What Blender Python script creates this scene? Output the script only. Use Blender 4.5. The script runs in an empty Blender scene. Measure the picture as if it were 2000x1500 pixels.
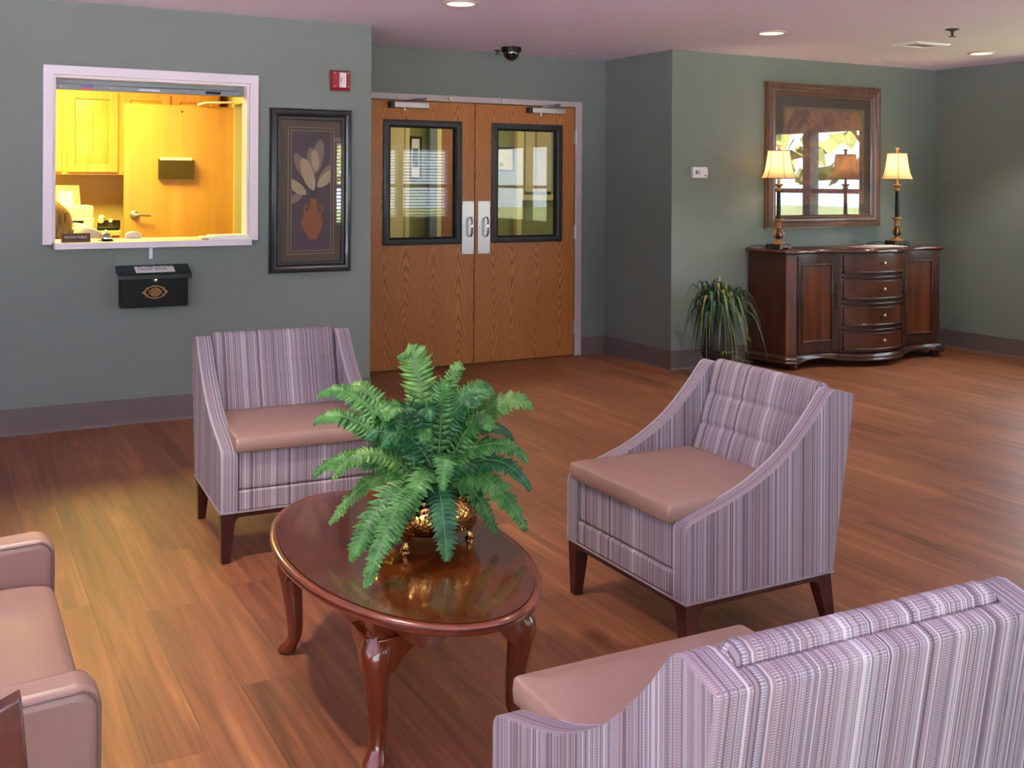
import bpy, bmesh, math, random
from mathutils import Vector, Matrix
from math import sin, cos, pi, sqrt, exp, radians

scene = bpy.context.scene
COL = scene.collection
RND = random.Random(11)

# ------------------------------------------------------------------ camera, world, exposure
CAM_H, YAW, ROLL, FPX, PPY = 1.4318, 0.4969, 0.0053, 2066.06, 354.67
fw = Vector((sin(YAW), cos(YAW), 0)); rt = Vector((cos(YAW), -sin(YAW), 0)); up = Vector((0, 0, 1))
rt2 = rt * cos(ROLL) + up * sin(ROLL); up2 = up * cos(ROLL) - rt * sin(ROLL)
cd = bpy.data.cameras.new('camera'); cam = bpy.data.objects.new('camera', cd); COL.objects.link(cam)
cam.matrix_world = Matrix(((rt2.x, up2.x, -fw.x, 0), (rt2.y, up2.y, -fw.y, 0), (rt2.z, up2.z, -fw.z, CAM_H), (0, 0, 0, 1)))
cd.sensor_fit = 'HORIZONTAL'; cd.sensor_width = 36.0; cd.lens = FPX / 2000 * 36
cd.shift_x = 0.0; cd.shift_y = -(750 - PPY) / 2000
cd.clip_start = 0.05; cd.clip_end = 200
cd.dof.use_dof = True; cd.dof.focus_distance = 3.0; cd.dof.aperture_fstop = 11
scene.camera = cam

world = bpy.data.worlds.new('sky'); scene.world = world; world.use_nodes = True
bg = world.node_tree.nodes['Background']
bg.inputs['Color'].default_value = (0.80, 0.90, 1.0, 1); bg.inputs['Strength'].default_value = 9.0

vs = scene.view_settings
vs.view_transform = 'Standard'; vs.look = 'None'; vs.exposure = 0.0; vs.gamma = 1.0; vs.use_curve_mapping = False
cy = scene.cycles
cy.use_denoising = True; cy.max_bounces = 10; cy.diffuse_bounces = 5; cy.glossy_bounces = 4
cy.transmission_bounces = 6; cy.transparent_max_bounces = 16; cy.sample_clamp_indirect = 60.0
cy.caustics_reflective = False; cy.caustics_refractive = False

H = 2.445                     # ceiling height
YA, YB, XC, XE, XL = 6.505, 7.4215, 4.912, 7.835, 2.48   # office wall, door wall, recess side, end wall, office wall corner
XW, YR = -3.0, -1.2           # walls behind and beside the camera


def light(name, kind, loc, energy, color, rot=(0, 0, 0), **kw):
    d = bpy.data.lights.new(name, kind); d.energy = energy; d.color = color
    for k, v in kw.items():
        setattr(d, k, v)
    o = bpy.data.objects.new(name, d); o.location = loc; o.rotation_euler = rot; COL.objects.link(o)
    return o


# sun behind the building: it lights the garden and, off the pale ground, the ceiling
sun = light('sun', 'SUN', (0, 0, 10), 135.0, (1.0, 0.96, 0.92), (radians(38), 0, radians(200)), angle=0.01)

# daylight windows: (wall, u0, u1, z0, z1); portals let the sky in through each of them
REAR_WINDOWS = [(-2.4, 1.4, 0.45, 2.15), (2.2, 4.0, 0.8, 2.0), (4.85, 7.55, 0.8, 2.0)]
SIDE_WINDOWS = [(3.6, 5.62, 0.8, 2.0), (-0.4, 2.1, 0.8, 2.0)]
WEST_WINDOWS = [(0.0, 3.0, 0.45, 2.15)]
for a, b, z0, z1 in REAR_WINDOWS:
    o = light('window_portal', 'AREA', ((a + b) / 2, YR - 0.16, (z0 + z1) / 2), 1, (1, 1, 1), (radians(90), 0, 0), shape='RECTANGLE', size=b - a, size_y=z1 - z0)
    o.data.cycles.is_portal = True
for lst, x, rz in ((SIDE_WINDOWS, XE + 0.16, 90), (WEST_WINDOWS, XW - 0.16, -90)):
    for a, b, z0, z1 in lst:
        o = light('window_portal', 'AREA', (x, (a + b) / 2, (z0 + z1) / 2), 1, (1, 1, 1), (radians(90), 0, radians(rz)), shape='RECTANGLE', size=b - a, size_y=z1 - z0)
        o.data.cycles.is_portal = True


# ------------------------------------------------------------------ material helpers
def lin(c):
    return tuple(((x / 255) / 12.92 if x <= 10 else (((x / 255) + 0.055) / 1.055) ** 2.4) for x in c) + (1,)


class G:
    def __init__(s, name):
        s.m = bpy.data.materials.new(name); s.m.use_nodes = True; s.t = s.m.node_tree; s.t.nodes.clear()
        s._tc = None

    def n(s, typ, ins=None, **props):
        nd = s.t.nodes.new('ShaderNode' + typ)
        for k, v in props.items():
            setattr(nd, k, v)
        for k, v in (ins or {}).items():
            s.put(nd.inputs[k], v)
        return nd

    def put(s, sock, v):
        if v is None:
            return
        if hasattr(v, 'is_output'):
            s.t.links.new(v, sock)
        else:
            if isinstance(v, (tuple, list)) and sock.type == 'VECTOR':
                v = v[:3]
            sock.default_value = v

    def tc(s, which='Object'):
        if s._tc is None:
            s._tc = s.n('TexCoord')
        return s._tc.outputs[which]

    def math(s, op, a, b=None, c=None, clamp=False):
        nd = s.n('Math', operation=op, use_clamp=clamp); s.put(nd.inputs[0], a); s.put(nd.inputs[1], b)
        if c is not None:
            s.put(nd.inputs[2], c)
        return nd.outputs[0]

    def sep(s, v):
        o = s.n('SeparateXYZ', {0: v}).outputs; return o[0], o[1], o[2]

    def comb(s, x=0.0, y=0.0, z=0.0):
        return s.n('CombineXYZ', {0: x, 1: y, 2: z}).outputs[0]

    def noise(s, v, scale, detail=2.0, rough=0.5, dist=0.0):
        return s.n('TexNoise', {'Vector': v, 'Scale': scale, 'Detail': detail, 'Roughness': rough, 'Distortion': dist}).outputs[0]

    def wn(s, x, dims='1D'):
        nd = s.n('TexWhiteNoise', noise_dimensions=dims)
        s.put(nd.inputs['W' if dims == '1D' else 'Vector'], x); return nd.outputs[0]

    def ramp(s, fac, stops, interp='LINEAR'):
        nd = s.n('ValToRGB', {0: fac}); r = nd.color_ramp; r.interpolation = interp
        while len(r.elements) < len(stops):
            r.elements.new(1.0)
        for e, (p, c) in zip(r.elements, stops):
            e.position = p; e.color = c
        return nd.outputs[0]

    def mix(s, fac, a, b, blend='MIX'):
        nd = s.n('Mix', data_type='RGBA', blend_type=blend)
        s.put(nd.inputs[0], fac); s.put(nd.inputs[6], a); s.put(nd.inputs[7], b); return nd.outputs[2]

    def bump(s, h, strength=0.3, dist=0.01):
        return s.n('Bump', {'Height': h, 'Strength': strength, 'Distance': dist}).outputs[0]

    def pbsdf(s, col, rough=0.5, metal=0.0, normal=None, spec=0.5, coat=0.0, coat_rough=0.05, sheen=0.0, **kw):
        nd = s.n('BsdfPrincipled')
        s.put(nd.inputs['Base Color'], col); s.put(nd.inputs['Roughness'], rough); s.put(nd.inputs['Metallic'], metal)
        s.put(nd.inputs['Specular IOR Level'], spec); s.put(nd.inputs['Coat Weight'], coat); s.put(nd.inputs['Coat Roughness'], coat_rough)
        s.put(nd.inputs['Sheen Weight'], sheen)
        if normal is not None:
            s.put(nd.inputs['Normal'], normal)
        for k, v in kw.items():
            s.put(nd.inputs[k], v)
        return nd.outputs[0]

    def out(s, sh):
        o = s.n('OutputMaterial'); s.t.links.new(sh, o.inputs[0]); return s.m


def plain(name, rgb, rough=0.5, metal=0.0, spec=0.5, coat=0.0, vary=0.06, scale=30.0, bump=0.0):
    g = G(name); c = lin(rgb)
    n = g.noise(g.tc(), scale, 3.0)
    lo = tuple(x * (1 - vary) for x in c[:3]) + (1,); hi = tuple(min(1, x * (1 + vary)) for x in c[:3]) + (1,)
    col = g.mix(n, lo, hi)
    return g.out(g.pbsdf(col, rough, metal, g.bump(n, bump, 0.002) if bump else None, spec, coat))


def emit(name, rgb, strength):
    g = G(name); return g.out(g.n('Emission', {'Color': lin(rgb), 'Strength': strength}).outputs[0])


def glassy(name, tint=(1, 1, 1), f0=0.04, rough=0.0):
    g = G(name)
    fc = g.n('LayerWeight', {'Blend': 0.5}).outputs['Facing']
    fr = g.math('ADD', f0, g.math('MULTIPLY', g.math('POWER', fc, 5.0), 1.0 - f0), clamp=True)
    t = g.n('BsdfTransparent', {'Color': tuple(tint) + (1,)}).outputs[0]
    gl = g.n('BsdfGlossy', {'Color': (1, 1, 1, 1), 'Roughness': rough}).outputs[0]
    return g.out(g.n('MixShader', {0: fr, 1: t, 2: gl}).outputs[0])


def fabric_stripes():
    g = G('striped_upholstery'); u, v, _ = g.sep(g.tc('UV'))
    i = g.math('FLOOR', g.math('MULTIPLY', u, 400.0))
    r = g.wn(i)
    pal = [(0.0, lin((130, 113, 118))), (0.17, lin((150, 139, 144))), (0.33, lin((104, 88, 96))), (0.45, lin((132, 129, 138))),
           (0.58, lin((144, 119, 116))), (0.70, lin((194, 188, 188))), (0.80, lin((119, 104, 112))), (0.93, lin((78, 64, 74)))]
    col = g.ramp(r, pal, 'CONSTANT')
    j = g.math('FLOOR', g.math('MULTIPLY', u, 62.0)); rj = g.wn(g.math('ADD', j, 91.3))
    col = g.mix(0.16, col, g.ramp(rj, [(0, lin((102, 87, 94))), (0.5, lin((142, 128, 132))), (1, lin((172, 161, 163)))]))
    dash = g.math('GREATER_THAN', g.math('FRACT', g.math('ADD', g.math('MULTIPLY', v, 230.0), g.math('FLOOR', g.math('MULTIPLY', r, 2.0)))), 0.5)
    isd = g.math('GREATER_THAN', g.wn(g.math('ADD', i, 37.7)), 0.55)
    col = g.mix(g.math('MULTIPLY', g.math('MULTIPLY', dash, isd), 0.40), col, lin((214, 205, 211)))
    col = g.mix(g.math('MULTIPLY', g.noise(g.tc(), 6.0), 0.12), col, lin((120, 100, 110)))
    h = g.math('ABSOLUTE', g.math('SINE', g.math('MULTIPLY', u, 1256.64)))
    return g.out(g.pbsdf(col, 0.85, 0, g.bump(h, 0.2, 0.0005), 0.2))


def wood(name, dark, light_, rough=0.35, coat=0.3, axis='z', scale=1.0, worn=None, spec=0.5):
    g = G(name); x, y, z = g.sep(g.tc())
    k = {'x': (2.0, 38.0, 38.0), 'y': (38.0, 2.0, 38.0), 'z': (38.0, 38.0, 2.0)}[axis]
    v = g.comb(g.math('MULTIPLY', x, k[0] * scale), g.math('MULTIPLY', y, k[1] * scale), g.math('MULTIPLY', z, k[2] * scale))
    n = g.noise(v, 1.0, 5.0, 0.6, 0.6)
    n2 = g.noise(g.tc(), 3.0, 2.0)
    f = g.math('ADD', g.math('MULTIPLY', n, 0.7), g.math('MULTIPLY', n2, 0.3))
    col = g.ramp(f, [(0.3, lin(dark)), (0.7, lin(light_))])
    if worn:
        w = g.noise(g.tc(), 70.0, 4.0, 0.7)
        col = g.mix(g.math('GREATER_THAN', w, worn[0]), col, lin(worn[1]))
    return g.out(g.pbsdf(col, rough, 0, None, spec, coat, 0.06))


def floor_mat():
    g = G('wood_plank_floor'); x, y, z = g.sep(g.tc())
    i = g.math('FLOOR', g.math('DIVIDE', x, 0.152)); ri = g.wn(i)
    yy = g.math('ADD', y, g.math('MULTIPLY', ri, 1.22)); j = g.math('FLOOR', g.math('DIVIDE', yy, 1.22))
    rp = g.wn(g.comb(i, j, 0.0), '3D')
    ox = g.math('MULTIPLY', rp, 37.0)
    v1 = g.comb(g.math('ADD', g.math('MULTIPLY', x, 20.0), ox), g.math('MULTIPLY', y, 1.0), ox)
    v2 = g.comb(g.math('ADD', g.math('MULTIPLY', x, 95.0), ox), g.math('MULTIPLY', y, 2.4), ox)
    v3 = g.comb(g.math('ADD', g.math('MULTIPLY', x, 5.0), ox), g.math('MULTIPLY', y, 0.5), ox)
    n1 = g.noise(v1, 1.0, 4.0, 0.55, 0.9); n2 = g.noise(v2, 1.0, 3.0, 0.6, 0.3); n3 = g.noise(v3, 1.0, 2.0)
    f = g.math('ADD', g.math('ADD', g.math('MULTIPLY', n1, 0.5), g.math('MULTIPLY', n2, 0.28)), g.math('MULTIPLY', n3, 0.22))
    col = g.ramp(f, [(0.32, lin((70, 40, 28))), (0.45, lin((116, 70, 48))), (0.56, lin((146, 90, 60))), (0.70, lin((190, 130, 84)))])
    col = g.mix(0.2, col, g.ramp(rp, [(0.0, lin((108, 66, 44))), (0.5, lin((142, 90, 62))), (1.0, lin((164, 108, 70)))]))
    fx = g.math('FRACT', g.math('DIVIDE', x, 0.152)); fy = g.math('FRACT', g.math('DIVIDE', yy, 1.22))
    seam = g.math('MAXIMUM', g.math('LESS_THAN', fx, 0.014), g.math('LESS_THAN', fy, 0.0018))
    col = g.mix(g.math('MULTIPLY', seam, 0.45), col, lin((60, 36, 26)))
    rough = g.math('ADD', 0.36, g.math('MULTIPLY', n2, 0.16))
    return g.out(g.pbsdf(col, rough, 0, g.bump(n2, 0.08, 0.002), 0.45))


def oak(name, sign, w=0.2, dark=(118, 64, 26), mid=(170, 102, 46), light_=(198, 132, 70)):
    g = G(name); x, y, z = g.sep(g.tc())
    i = g.math('FLOOR', g.math('DIVIDE', x, w)); ri = g.wn(g.math('ADD', i, 5.0))
    d = g.math('SUBTRACT', g.math('FRACT', g.math('DIVIDE', x, w)), g.math('ADD', 0.38, g.math('MULTIPLY', ri, 0.24)))
    wob = g.noise(g.comb(g.math('MULTIPLY', x, 7.0), g.math('MULTIPLY', y, 7.0), g.math('MULTIPLY', z, 1.7)), 1.0, 3.0)
    d2 = g.math('MULTIPLY', g.math('POWER', g.math('ABSOLUTE', d), 1.5), 15.0)
    f = g.math('ADD', g.math('MULTIPLY', z, 9.0 * sign), g.math('ADD', d2 if sign > 0 else g.math('MULTIPLY', d2, 1.0), g.math('MULTIPLY', wob, 5.0)))
    f = g.math('ADD', f, g.math('MULTIPLY', ri, 7.0))
    band = g.math('FRACT', f)
    band = g.math('POWER', g.math('ABSOLUTE', g.math('SUBTRACT', g.math('MULTIPLY', band, 2.0), 1.0)), 1.6)
    fine = g.noise(g.comb(g.math('MULTIPLY', x, 160.0), g.math('MULTIPLY', y, 160.0), g.math('MULTIPLY', z, 5.0)), 1.0, 3.0, 0.6)
    t = g.math('ADD', g.math('MULTIPLY', band, 0.5), g.math('MULTIPLY', fine, 0.5))
    col = g.ramp(t, [(0.22, lin(light_)), (0.55, lin(mid)), (0.95, lin(dark))])
    col = g.mix(g.math('MULTIPLY', g.wn(g.math('ADD', i, 17.0)), 0.35), col, lin(mid))
    return g.out(g.pbsdf(col, 0.38, 0, None, 0.4, 0.15, 0.15))


M = {}
M['paint'] = plain('sage_wall_paint', (119, 129, 124), 0.6, vary=0.03, scale=4.0, spec=0.35)
M['ceiling'] = plain('ceiling_paint', (238, 226, 252), 0.8, vary=0.02, scale=3.0)
M['base'] = plain('vinyl_cove_base', (106, 94, 92), 0.45, vary=0.05)
M['white'] = plain('white_trim_paint', (222, 214, 222), 0.4, vary=0.02)
M['cream'] = plain('cream_painted_steel', (188, 174, 176), 0.4, vary=0.03)
M['creamy'] = plain('cream_office_paint', (214, 196, 140), 0.5, vary=0.03)
M['floor'] = floor_mat()
M['oakV'] = oak('oak_veneer_v', 1); M['oakA'] = oak('oak_veneer_a', -1)
M['maple'] = wood('birch_door', (204, 140, 60), (224, 166, 84), 0.4, 0.1, 'z', 0.22)
M['cab'] = wood('golden_oak_cabinet', (200, 140, 60), (226, 172, 84), 0.4, 0.1)
M['yellowwall'] = plain('yellow_office_paint', (206, 178, 110), 0.6, vary=0.03)
M['counter'] = plain('beige_laminate', (206, 184, 140), 0.4, vary=0.04)
M['steelgrey'] = plain('grey_painted_metal', (120, 128, 132), 0.4, 0.3, vary=0.05)
M['darkframe'] = plain('dark_grey_lite_frame', (60, 62, 66), 0.4, 0.2, vary=0.05)
M['black'] = plain('black_metal', (13, 11, 14), 0.4, vary=0.1, spec=0.25)
M['blackgap'] = plain('black_gasket', (12, 12, 12), 0.7)
M['greenblack'] = plain('dark_green_metal', (20, 34, 32), 0.35, vary=0.1)
M['alu'] = plain('satin_aluminium', (190, 186, 190), 0.32, 0.85, vary=0.04)
M['steel'] = plain('brushed_stainless', (196, 192, 188), 0.3, 0.9, vary=0.05, scale=60)
M['chrome'] = plain('chrome', (220, 220, 220), 0.08, 1.0, vary=0.01)
M['glass'] = glassy('clear_glass', (0.96, 0.97, 0.95), 0.032)
M['winglass'] = glassy('window_glass', (0.98, 0.99, 0.99), 0.03)
M['pictureglass'] = glassy('picture_glass', (0.98, 0.98, 0.98), 0.075)
M['fabric'] = fabric_stripes()
M['piping'] = plain('mauve_piping', (142, 128, 134), 0.8, vary=0.25, scale=400)
M['vinyl'] = plain('taupe_vinyl', (152, 121, 107), 0.42, vary=0.03, scale=12, spec=0.4, bump=0.02)
M['vinyl2'] = plain('taupe_vinyl_sofa', (138, 108, 96), 0.42, vary=0.03, scale=12, spec=0.4, bump=0.02)
M['legwood'] = wood('dark_mahogany_leg', (44, 14, 12), (74, 26, 20), 0.35, 0.3)
M['mahog'] = wood('polished_mahogany', (64, 25, 8), (98, 44, 15), 0.16, 1.0, 'y', 0.7, spec=0.6)
M['mahogleg'] = wood('worn_mahogany', (80, 29, 12), (120, 50, 22), 0.22, 0.8, 'z', 0.7, worn=(0.80, (190, 150, 120)))
M['mahogedge'] = wood('worn_mahogany_edge', (84, 33, 17), (122, 56, 31), 0.2, 0.8, 'y', 0.7, worn=(0.71, (196, 150, 112)))
M['walnut'] = wood('distressed_walnut', (40, 18, 9), (80, 37, 17), 0.32, 0.25, 'z', 0.6, worn=(0.80, (26, 14, 10)))
M['walnutdark'] = wood('dark_walnut_frame', (36, 16, 10), (70, 33, 18), 0.3, 0.35, 'z', 0.6)
M['walnuttop'] = wood('dark_walnut_top', (58, 28, 22), (92, 48, 34), 0.22, 0.7, 'x', 0.6, worn=(0.76, (150, 100, 80)))
M['burl'] = wood('burnished_panel', (46, 20, 9), (118, 57, 23), 0.32, 0.25, 'z', 0.35, worn=(0.74, (30, 16, 10)))
M['picframe'] = wood('brown_moulding', (76, 52, 48), (116, 82, 74), 0.35, 0.4, 'z', 0.8)
M['goldedge'] = plain('gilt_edge', (150, 116, 66), 0.4, 0.6, vary=0.3, scale=120)
M['blackframe'] = plain('black_ribbed_moulding', (34, 36, 42), 0.3, vary=0.2, scale=200, coat=0.3)
M['antique'] = plain('antique_gold', (178, 132, 78), 0.38, 0.4, vary=0.35, scale=160)
M['bronze'] = plain('dark_bronze', (56, 40, 34), 0.32, 0.3, vary=0.3, scale=90)
M['knob'] = plain('pewter', (176, 170, 160), 0.3, 0.8)
M['paper'] = plain('white_paper', (236, 234, 232), 0.7, vary=0.02)
M['grass'] = plain('lawn', (92, 98, 58), 0.9, vary=0.3, scale=1.5)


def brass():
    g = G('hammered_brass'); v = g.n('TexVoronoi', {'Vector': g.tc(), 'Scale': 95.0}).outputs[0]
    return g.out(g.pbsdf(g.mix(g.noise(g.tc(), 9.0), lin((176, 122, 62)), lin((212, 166, 96))), 0.14, 1.0, g.bump(v, 0.35, 0.006), 0.5))


M['brass'] = brass()


def leafmat(name, a, b, rough=0.42):
    g = G(name); n = g.noise(g.tc(), 26.0, 4.0, 0.65); n2 = g.noise(g.tc(), 150.0, 2.0)
    f = g.math('ADD', g.math('MULTIPLY', n, 0.75), g.math('MULTIPLY', n2, 0.25))
    col = g.ramp(f, [(0.36, lin(a)), (0.66, lin(b))])
    d = g.pbsdf(col, rough, 0, g.bump(n2, 0.35, 0.003), 0.4)
    tr = g.n('BsdfTranslucent', {'Color': lin(b)}).outputs[0]
    return g.out(g.n('MixShader', {0: 0.12, 1: d, 2: tr}).outputs[0])


M['fernA'] = leafmat('fern_green', (26, 78, 34), (86, 142, 66))
M['fernB'] = leafmat('fern_light_green', (46, 98, 40), (112, 152, 76))
M['fernC'] = leafmat('fern_deep_green', (14, 62, 36), (54, 116, 66))
M['rachis'] = plain('fern_midrib', (92, 124, 82), 0.6)
M['bladeA'] = leafmat('blade_olive', (52, 66, 36), (84, 96, 50))
M['bladeB'] = leafmat('blade_teal', (34, 66, 58), (70, 106, 94))
M['bladeC'] = leafmat('blade_tan', (124, 116, 70), (160, 150, 100))
M['bladeD'] = leafmat('blade_lime', (96, 116, 44), (140, 156, 70))
M['urn'] = plain('dark_green_glazed_urn', (40, 44, 42), 0.4, vary=0.3, scale=60)


# ------------------------------------------------------------------ mesh helpers
class MB:
    def __init__(s):
        s.v = []; s.f = []; s.mi = []

    def add(s, vs_, fs_, mi=0):
        o = len(s.v); s.v.extend(tuple(v) for v in vs_)
        for f in fs_:
            s.f.append(tuple(o + i for i in f)); s.mi.append(mi)
        return s

    def box(s, x0, x1, y0, y1, z0, z1, mi=0):
        return s.add([(x0, y0, z0), (x1, y0, z0), (x1, y1, z0), (x0, y1, z0), (x0, y0, z1), (x1, y0, z1), (x1, y1, z1), (x0, y1, z1)],
                     [(0, 3, 2, 1), (4, 5, 6, 7), (0, 1, 5, 4), (1, 2, 6, 5), (2, 3, 7, 6), (3, 0, 4, 7)], mi)

    def prism(s, poly, axis, lo, hi, mi=0):
        def p(a, b, c):
            return {'z': (a, b, c), 'x': (c, a, b), 'y': (a, c, b)}[axis]
        n = len(poly)
        vs_ = [p(a, b, lo) for a, b in poly] + [p(a, b, hi) for a, b in poly]
        fs_ = [tuple(range(n))[::-1], tuple(range(n, 2 * n))] + [(i, (i + 1) % n, n + (i + 1) % n, n + i) for i in range(n)]
        return s.add(vs_, fs_, mi)

    def loft(s, rings, cap0=True, cap1=True, closed=True, mi=0):
        n = len(rings[0]); vs_ = [v for r in rings for v in r]; fs_ = []
        for k in range(len(rings) - 1):
            for i in range(n if closed else n - 1):
                j = (i + 1) % n
                fs_.append((k * n + i, k * n + j, (k + 1) * n + j, (k + 1) * n + i))
        if cap0:
            fs_.append(tuple(range(n))[::-1])
        if cap1:
            fs_.append(tuple(range((len(rings) - 1) * n, len(rings) * n)))
        return s.add(vs_, fs_, mi)

    def lathe(s, prof, n=24, c=(0, 0, 0), mi=0, flute=None):
        rings = []
        for r, z in prof:
            rings.append([(c[0] + r * cos(2 * pi * i / n) * (1 + (flute(i, z) if flute else 0)), c[1] + r * sin(2 * pi * i / n) * (1 + (flute(i, z) if flute else 0)), c[2] + z) for i in range(n)])
        return s.loft(rings, mi=mi)

    def tube(s, pts, rad, n=8, mi=0, flat=1.0):
        pts = [Vector(p) for p in pts]; rings = []
        if not isinstance(rad, (list, tuple)):
            rad = [rad] * len(pts)
        ref = None
        for i, p in enumerate(pts):
            t = (pts[min(i + 1, len(pts) - 1)] - pts[max(i - 1, 0)]).normalized()
            if ref is None:
                ref = Vector((0, 0, 1)) if abs(t.z) < 0.9 else Vector((1, 0, 0))
            a = (ref - t * ref.dot(t)).normalized(); b = t.cross(a); ref = a
            rings.append([tuple(p + a * (rad[i] * cos(2 * pi * k / n)) + b * (rad[i] * flat * sin(2 * pi * k / n))) for k in range(n)])
        return s.loft(rings, mi=mi)

    def cushion(s, x0, x1, y0, y1, z0, z1, crown=0.012, rad=0.02, corner=0.03, mi=0, belly=0.0):
        cx, cy_ = (x0 + x1) / 2, (y0 + y1) / 2; hx, hy = (x1 - x0) / 2, (y1 - y0) / 2
        per = []
        for qx, qy, a0 in ((1, 1, 0), (-1, 1, pi / 2), (-1, -1, pi), (1, -1, 1.5 * pi)):
            for k in range(6):
                a = a0 + k / 5 * pi / 2
                per.append((qx * (hx - corner) + corner * cos(a), qy * (hy - corner) + corner * sin(a)))
        dense = []
        for i in range(len(per)):
            a, b = per[i], per[(i + 1) % len(per)]
            m = max(1, int(math.dist(a, b) / 0.05))
            dense += [(a[0] + (b[0] - a[0]) * k / m, a[1] + (b[1] - a[1]) * k / m) for k in range(m)]

        def ring(ins, z, cr=0.0):
            fx = (hx - ins) / hx; fy = (hy - ins) / hy; o = []
            for px, py in dense:
                qx, qy = px * fx, py * fy
                o.append((cx + qx, cy_ + qy, z + cr * max(0, 1 - (qx / hx) ** 2) * max(0, 1 - (qy / hy) ** 2)))
            return o
        rings = [ring(rad, z0), ring(rad * 0.3, z0 + rad * 0.3), ring(-belly * 0.5, z0 + rad)]
        rings += [ring(-belly, (z0 + z1) / 2), ring(-belly * 0.5, z1 - rad), ring(rad * 0.3, z1 - rad * 0.3), ring(rad, z1, crown)]
        for t in (0.25, 0.5, 0.75, 0.92):
            rings.append(ring(rad + (min(hx, hy) - rad) * t, z1, crown))
        return s.loft(rings, mi=mi)

    def frame(s, x0, x1, z0, z1, prof, mi=0):
        """mitred picture-frame moulding in the xz plane; prof = [(inset, out)], out towards -y"""
        rings = [[(x0 + i, -o, z0 + i), (x1 - i, -o, z0 + i), (x1 - i, -o, z1 - i), (x0 + i, -o, z1 - i)] for i, o in prof]
        n = 4; vs_ = [v for r in rings for v in r]; fs_ = []
        m = len(rings)
        for k in range(m):
            k2 = (k + 1) % m
            for i in range(4):
                j = (i + 1) % 4
                fs_.append((k * n + i, k * n + j, k2 * n + j, k2 * n + i))
        return s.add(vs_, fs_, mi)

    def build(s, name, mats, parent=None, loc=None, rot=None, bevel=0.0, seg=2, smooth=40, sub=0, stripes=False):
        me = bpy.data.meshes.new(name); me.from_pydata(s.v, [], s.f); me.update()
        if not isinstance(mats, (list, tuple)):
            mats = [mats]
        for m in mats:
            me.materials.append(m)
        me.polygons.foreach_set('material_index', s.mi)
        bm = bmesh.new(); bm.from_mesh(me); bmesh.ops.recalc_face_normals(bm, faces=bm.faces); bm.to_mesh(me); bm.free()
        if stripes:
            uv = me.uv_layers.new(name='stripes')
            for p in me.polygons:
                side = abs(p.normal.x) > 0.75
                for li in p.loop_indices:
                    co = me.vertices[me.loops[li].vertex_index].co
                    uv.data[li].uv = (co.y + 3.0 if side else co.x + 1.0, co.z if abs(p.normal.z) < 0.8 else co.y)
        if smooth:
            me.polygons.foreach_set('use_smooth', [True] * len(me.polygons)); me.set_sharp_from_angle(angle=radians(smooth))
        o = bpy.data.objects.new(name, me); COL.objects.link(o)
        if parent is not None:
            o.parent = parent
        if loc is not None:
            o.location = loc
        if rot is not None:
            o.rotation_euler = rot
        if bevel:
            b = o.modifiers.new('bevel', 'BEVEL'); b.width = bevel; b.segments = seg; b.limit_method = 'ANGLE'; b.angle_limit = radians(35)
            b.use_clamp_overlap = True
        if sub:
            b = o.modifiers.new('sub', 'SUBSURF'); b.levels = sub; b.render_levels = sub
        return o


def thing(name, label, cat, loc=(0, 0, 0), rz=0.0, group=None):
    o = bpy.data.objects.new(name, None); o.empty_display_size = 0.1; COL.objects.link(o)
    o.location = loc; o.rotation_euler = (0, 0, rz); o['label'] = label; o['category'] = cat
    if group:
        o['group'] = group
    return o


def tag(o, label, cat, group=None):
    o['label'] = label; o['category'] = cat
    if group:
        o['group'] = group
    return o


def struct(o, label=None):
    o['kind'] = 'structure'
    if label:
        o['label'] = label
    return o


def copy_thing(o, loc, rz, label):
    c = o.copy(); COL.objects.link(c); c.location = loc; c.rotation_euler = (0, 0, rz); c['label'] = label

    def kids(src, dst):
        for ch in list(src.children):
            d = ch.copy(); COL.objects.link(d); d.parent = dst; kids(ch, d)
    kids(o, c)
    return c


def text(name, body, size, mat, parent, loc, rot, extrude=0.0006, sx=1.0, align='CENTER'):
    cu = bpy.data.curves.new(name, 'FONT'); cu.body = body; cu.size = size; cu.extrude = extrude; cu.align_x = align; cu.align_y = 'CENTER'
    t = bpy.data.objects.new(name + '_tmp', cu); COL.objects.link(t)
    dg = bpy.context.evaluated_depsgraph_get(); me = bpy.data.meshes.new_from_object(t.evaluated_get(dg))
    bpy.data.objects.remove(t); me.materials.clear(); me.materials.append(mat)
    o = bpy.data.objects.new(name, me); COL.objects.link(o); o.parent = parent; o.location = loc; o.rotation_euler = rot; o.scale = (sx, 1, 1)
    return o


def wall_mb(axis, u0, u1, face, thick, holes, z0=0.0, z1=H):
    """slab along axis at face..face+thick with rectangular holes (u0,u1,z0,z1)"""
    mb = MB(); us = sorted({u0, u1, *[h[0] for h in holes], *[h[1] for h in holes]})
    for a, b in zip(us, us[1:]):
        m = (a + b) / 2; hs = sorted([(h[2], h[3]) for h in holes if h[0] < m < h[1]]); z = z0; spans = []
        for p, q in hs:
            if p > z + 1e-6:
                spans.append((z, p))
            z = q
        if z < z1 - 1e-6:
            spans.append((z, z1))
        for p, q in spans:
            lo, hi = sorted((face, face + thick))
            if axis == 'x':
                mb.box(a, b, lo, hi, p, q)
            else:
                mb.box(lo, hi, a, b, p, q)
    return mb


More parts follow.
